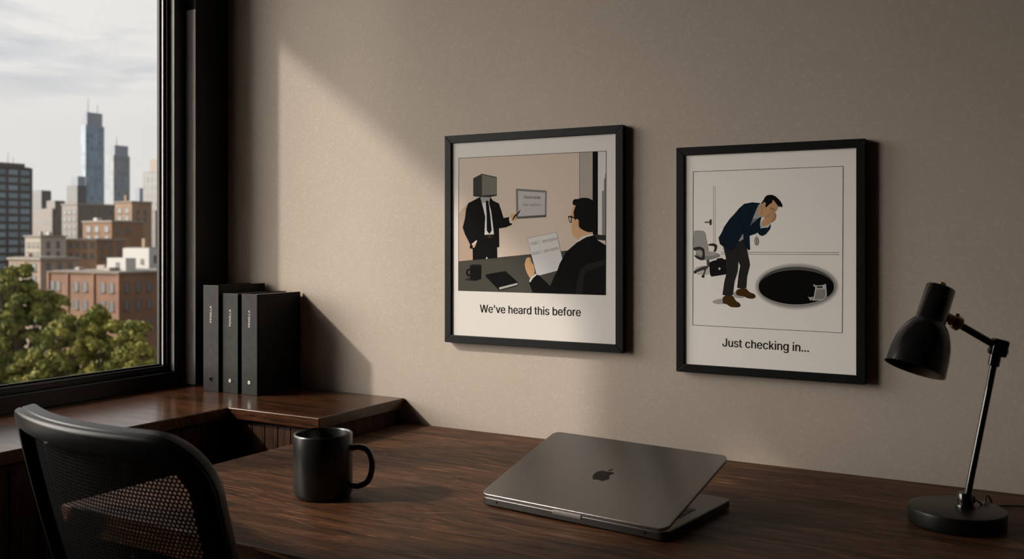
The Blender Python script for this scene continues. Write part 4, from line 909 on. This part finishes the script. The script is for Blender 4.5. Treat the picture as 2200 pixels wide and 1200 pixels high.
for fa, fb, w_, h_ in ((0.30, .15, .9, .5), (0.55, .3, 1.3, .7), (0.8, .2, .7, .45)):
    MB().box(-Lx * fa - w_, Wy * fb, zr, -Lx * fa, Wy * fb + w_, zr + h_).build('rooftop_unit', TANWALL, br)
# brick pilasters on the lit side
c, Lx, Wy = extents(255, 108, 105, 420)
for fa in (0.0, 0.345, 0.715, 1.0):
    MB().box(-Lx * fa - .22, -.16, 0, -Lx * fa + .22, 0, CZ - (590 - V0) / F * 108 - GZ).build('pilaster', BRICK, br)

mast(t1, 184, 620, 174, 224, 240, 208, .3, .2); mast(t1, 184, 620, 174, 224, 240, 220, .3, .7); mast(t2, 244, 560, 227, 279, 311, 292, .25, .3); mast(dt_, -95, 165, -140, 70, 341, 315, .3, .75); mast(dt_, -95, 165, -140, 70, 341, 325, .3, .82)

# trees below the window
LEAF = noisy('green_leaves', (0.062, 0.082, 0.016), (0.215, 0.205, 0.048), 1.2, 0.7, 0, 0, 0.15); LEAF2 = noisy('yellow_green_leaves', (0.080, 0.096, 0.018), (0.255, 0.222, 0.055), 1.1, 0.7, 0, 0, 0.15); BARK = noisy('tree_bark', (0.05, 0.04, 0.03), (0.08, 0.065, 0.05), 3, 0.9)
for m in (LEAF, LEAF2):
    b = m.node_tree.nodes['Principled BSDF']
    b.inputs['Transmission Weight'].default_value = 0.0; b.inputs['Subsurface Weight'].default_value = 0.0
def tree(label, u, v, D, blobs, mat, seed, nleaf=150, leaf=0.17):
    """blobs: (du, dv, r) in frame pixels around (u, v); each becomes a clump of leaves at its own depth"""
    rg = np.random.default_rng(seed); c = at_depth(u, v, D); px = D / F
    root = thing('tree', label, 'tree', (c.x, c.y, GZ), 0, 'street trees below the window')
    off = Vector((c.x, c.y, GZ)); V, FF = [], []; cen = []
    for (du, dv, r) in blobs:
        sub = max(5, int(r * r / 110))
        for k in range(sub):
            q = rg.normal(size=3); q /= np.linalg.norm(q); q *= r * px * rg.random() ** 0.25
            bc = np.array(RGT) * du * px + np.array([0, 0, -dv * px]) + np.array(FWD) * rg.normal() * 0.4 + q * np.array([1, 1, 0.85])
            cr = px * rg.uniform(11, 19); cen.append(bc)
            n = nleaf
            dirs = rg.normal(size=(n, 3)); dirs /= np.linalg.norm(dirs, axis=1)[:, None]; dirs[:, 2] = np.abs(dirs[:, 2]) * 1.0 - 0.35
            P = bc + dirs * (cr * rg.random((n, 1)) ** 0.4)
            nr = dirs + rg.normal(size=(n, 3)) * 0.45; nr /= np.linalg.norm(nr, axis=1)[:, None]
            a = np.cross(nr, rg.normal(size=(n, 3))); a /= np.linalg.norm(a, axis=1)[:, None]; b_ = np.cross(nr, a)
            s = leaf * rg.uniform(.6, 1.2, (n, 1)); o0 = sum(len(x) for x in V)
            V.append(np.stack([P - a * s, P - b_ * s * .55, P + a * s, P + b_ * s * .55], 1).reshape(-1, 3))
            FF.append(np.arange(n * 4).reshape(n, 4) + o0)
    V = np.concatenate(V); FF = np.concatenate(FF); zc = c.z - GZ; V[:, 2] += zc
    me = bpy.data.meshes.new('crown'); me.vertices.add(len(V)); me.vertices.foreach_set('co', V.ravel()); me.loops.add(FF.size); me.loops.foreach_set('vertex_index', FF.ravel().astype(np.int32))
    me.polygons.add(len(FF)); me.polygons.foreach_set('loop_start', np.arange(0, FF.size, 4, dtype=np.int32)); me.update(calc_edges=True); me.materials.append(mat)
    o = bpy.data.objects.new('crown', me); COL.objects.link(o); o.parent = root
    tr = MB(); tr.tube([(0, 0, 0), (0.05, 0, zc * .5), (0, 0.05, zc)], [0.26, 0.2, 0.12], 10)
    for q in cen[::9]: tr.tube([(0, 0, zc * .62), Vector((q[0] * .5, q[1] * .5, zc * .62 + (zc * .38 + q[2]) * .6)), Vector((q[0], q[1], zc + q[2]))], [0.10, 0.06, 0.025], 6)
    tr.build('trunk', BARK, root, smooth=True)
tree('large green street tree at the left edge of the window', 40, 720, 46, [(-30, -110, 34), (5, -118, 36), (-45, -75, 40), (0, -75, 44), (40, -75, 34), (60, -50, 36), (-20, -30, 46), (30, -25, 46), (75, -15, 34), (-45, 20, 44), (15, 25, 48), (60, 30, 40), (-20, 70, 46), (30, 75, 46), (-50, 90, 40), (70, 80, 36), (0, 115, 44)], LEAF, 3, 130, 0.16)
tree('broad yellow-green street tree in front of the red brick building', 180, 760, 37, [(22, -72, 30), (-18, -58, 30), (55, -48, 28), (-55, -38, 30), (-75, 10, 32), (-35, -8, 38), (10, -25, 40), (60, -8, 34), (-85, 55, 34), (-40, 45, 44), (10, 40, 46), (62, 42, 38), (-60, 95, 40), (0, 95, 46), (55, 90, 40), (-100, 90, 28)], LEAF2, 5, 130, 0.135)
tree('low yellow-green street tree beside the right edge of the window pane', 305, 770, 35, [(-22, -62, 20), (-30, -30, 28), (2, -28, 26), (32, -18, 24), (-20, 12, 34), (25, 15, 34), (50, 20, 28), (-10, 55, 38), (40, 55, 38)], LEAF2, 9, 120, 0.13)
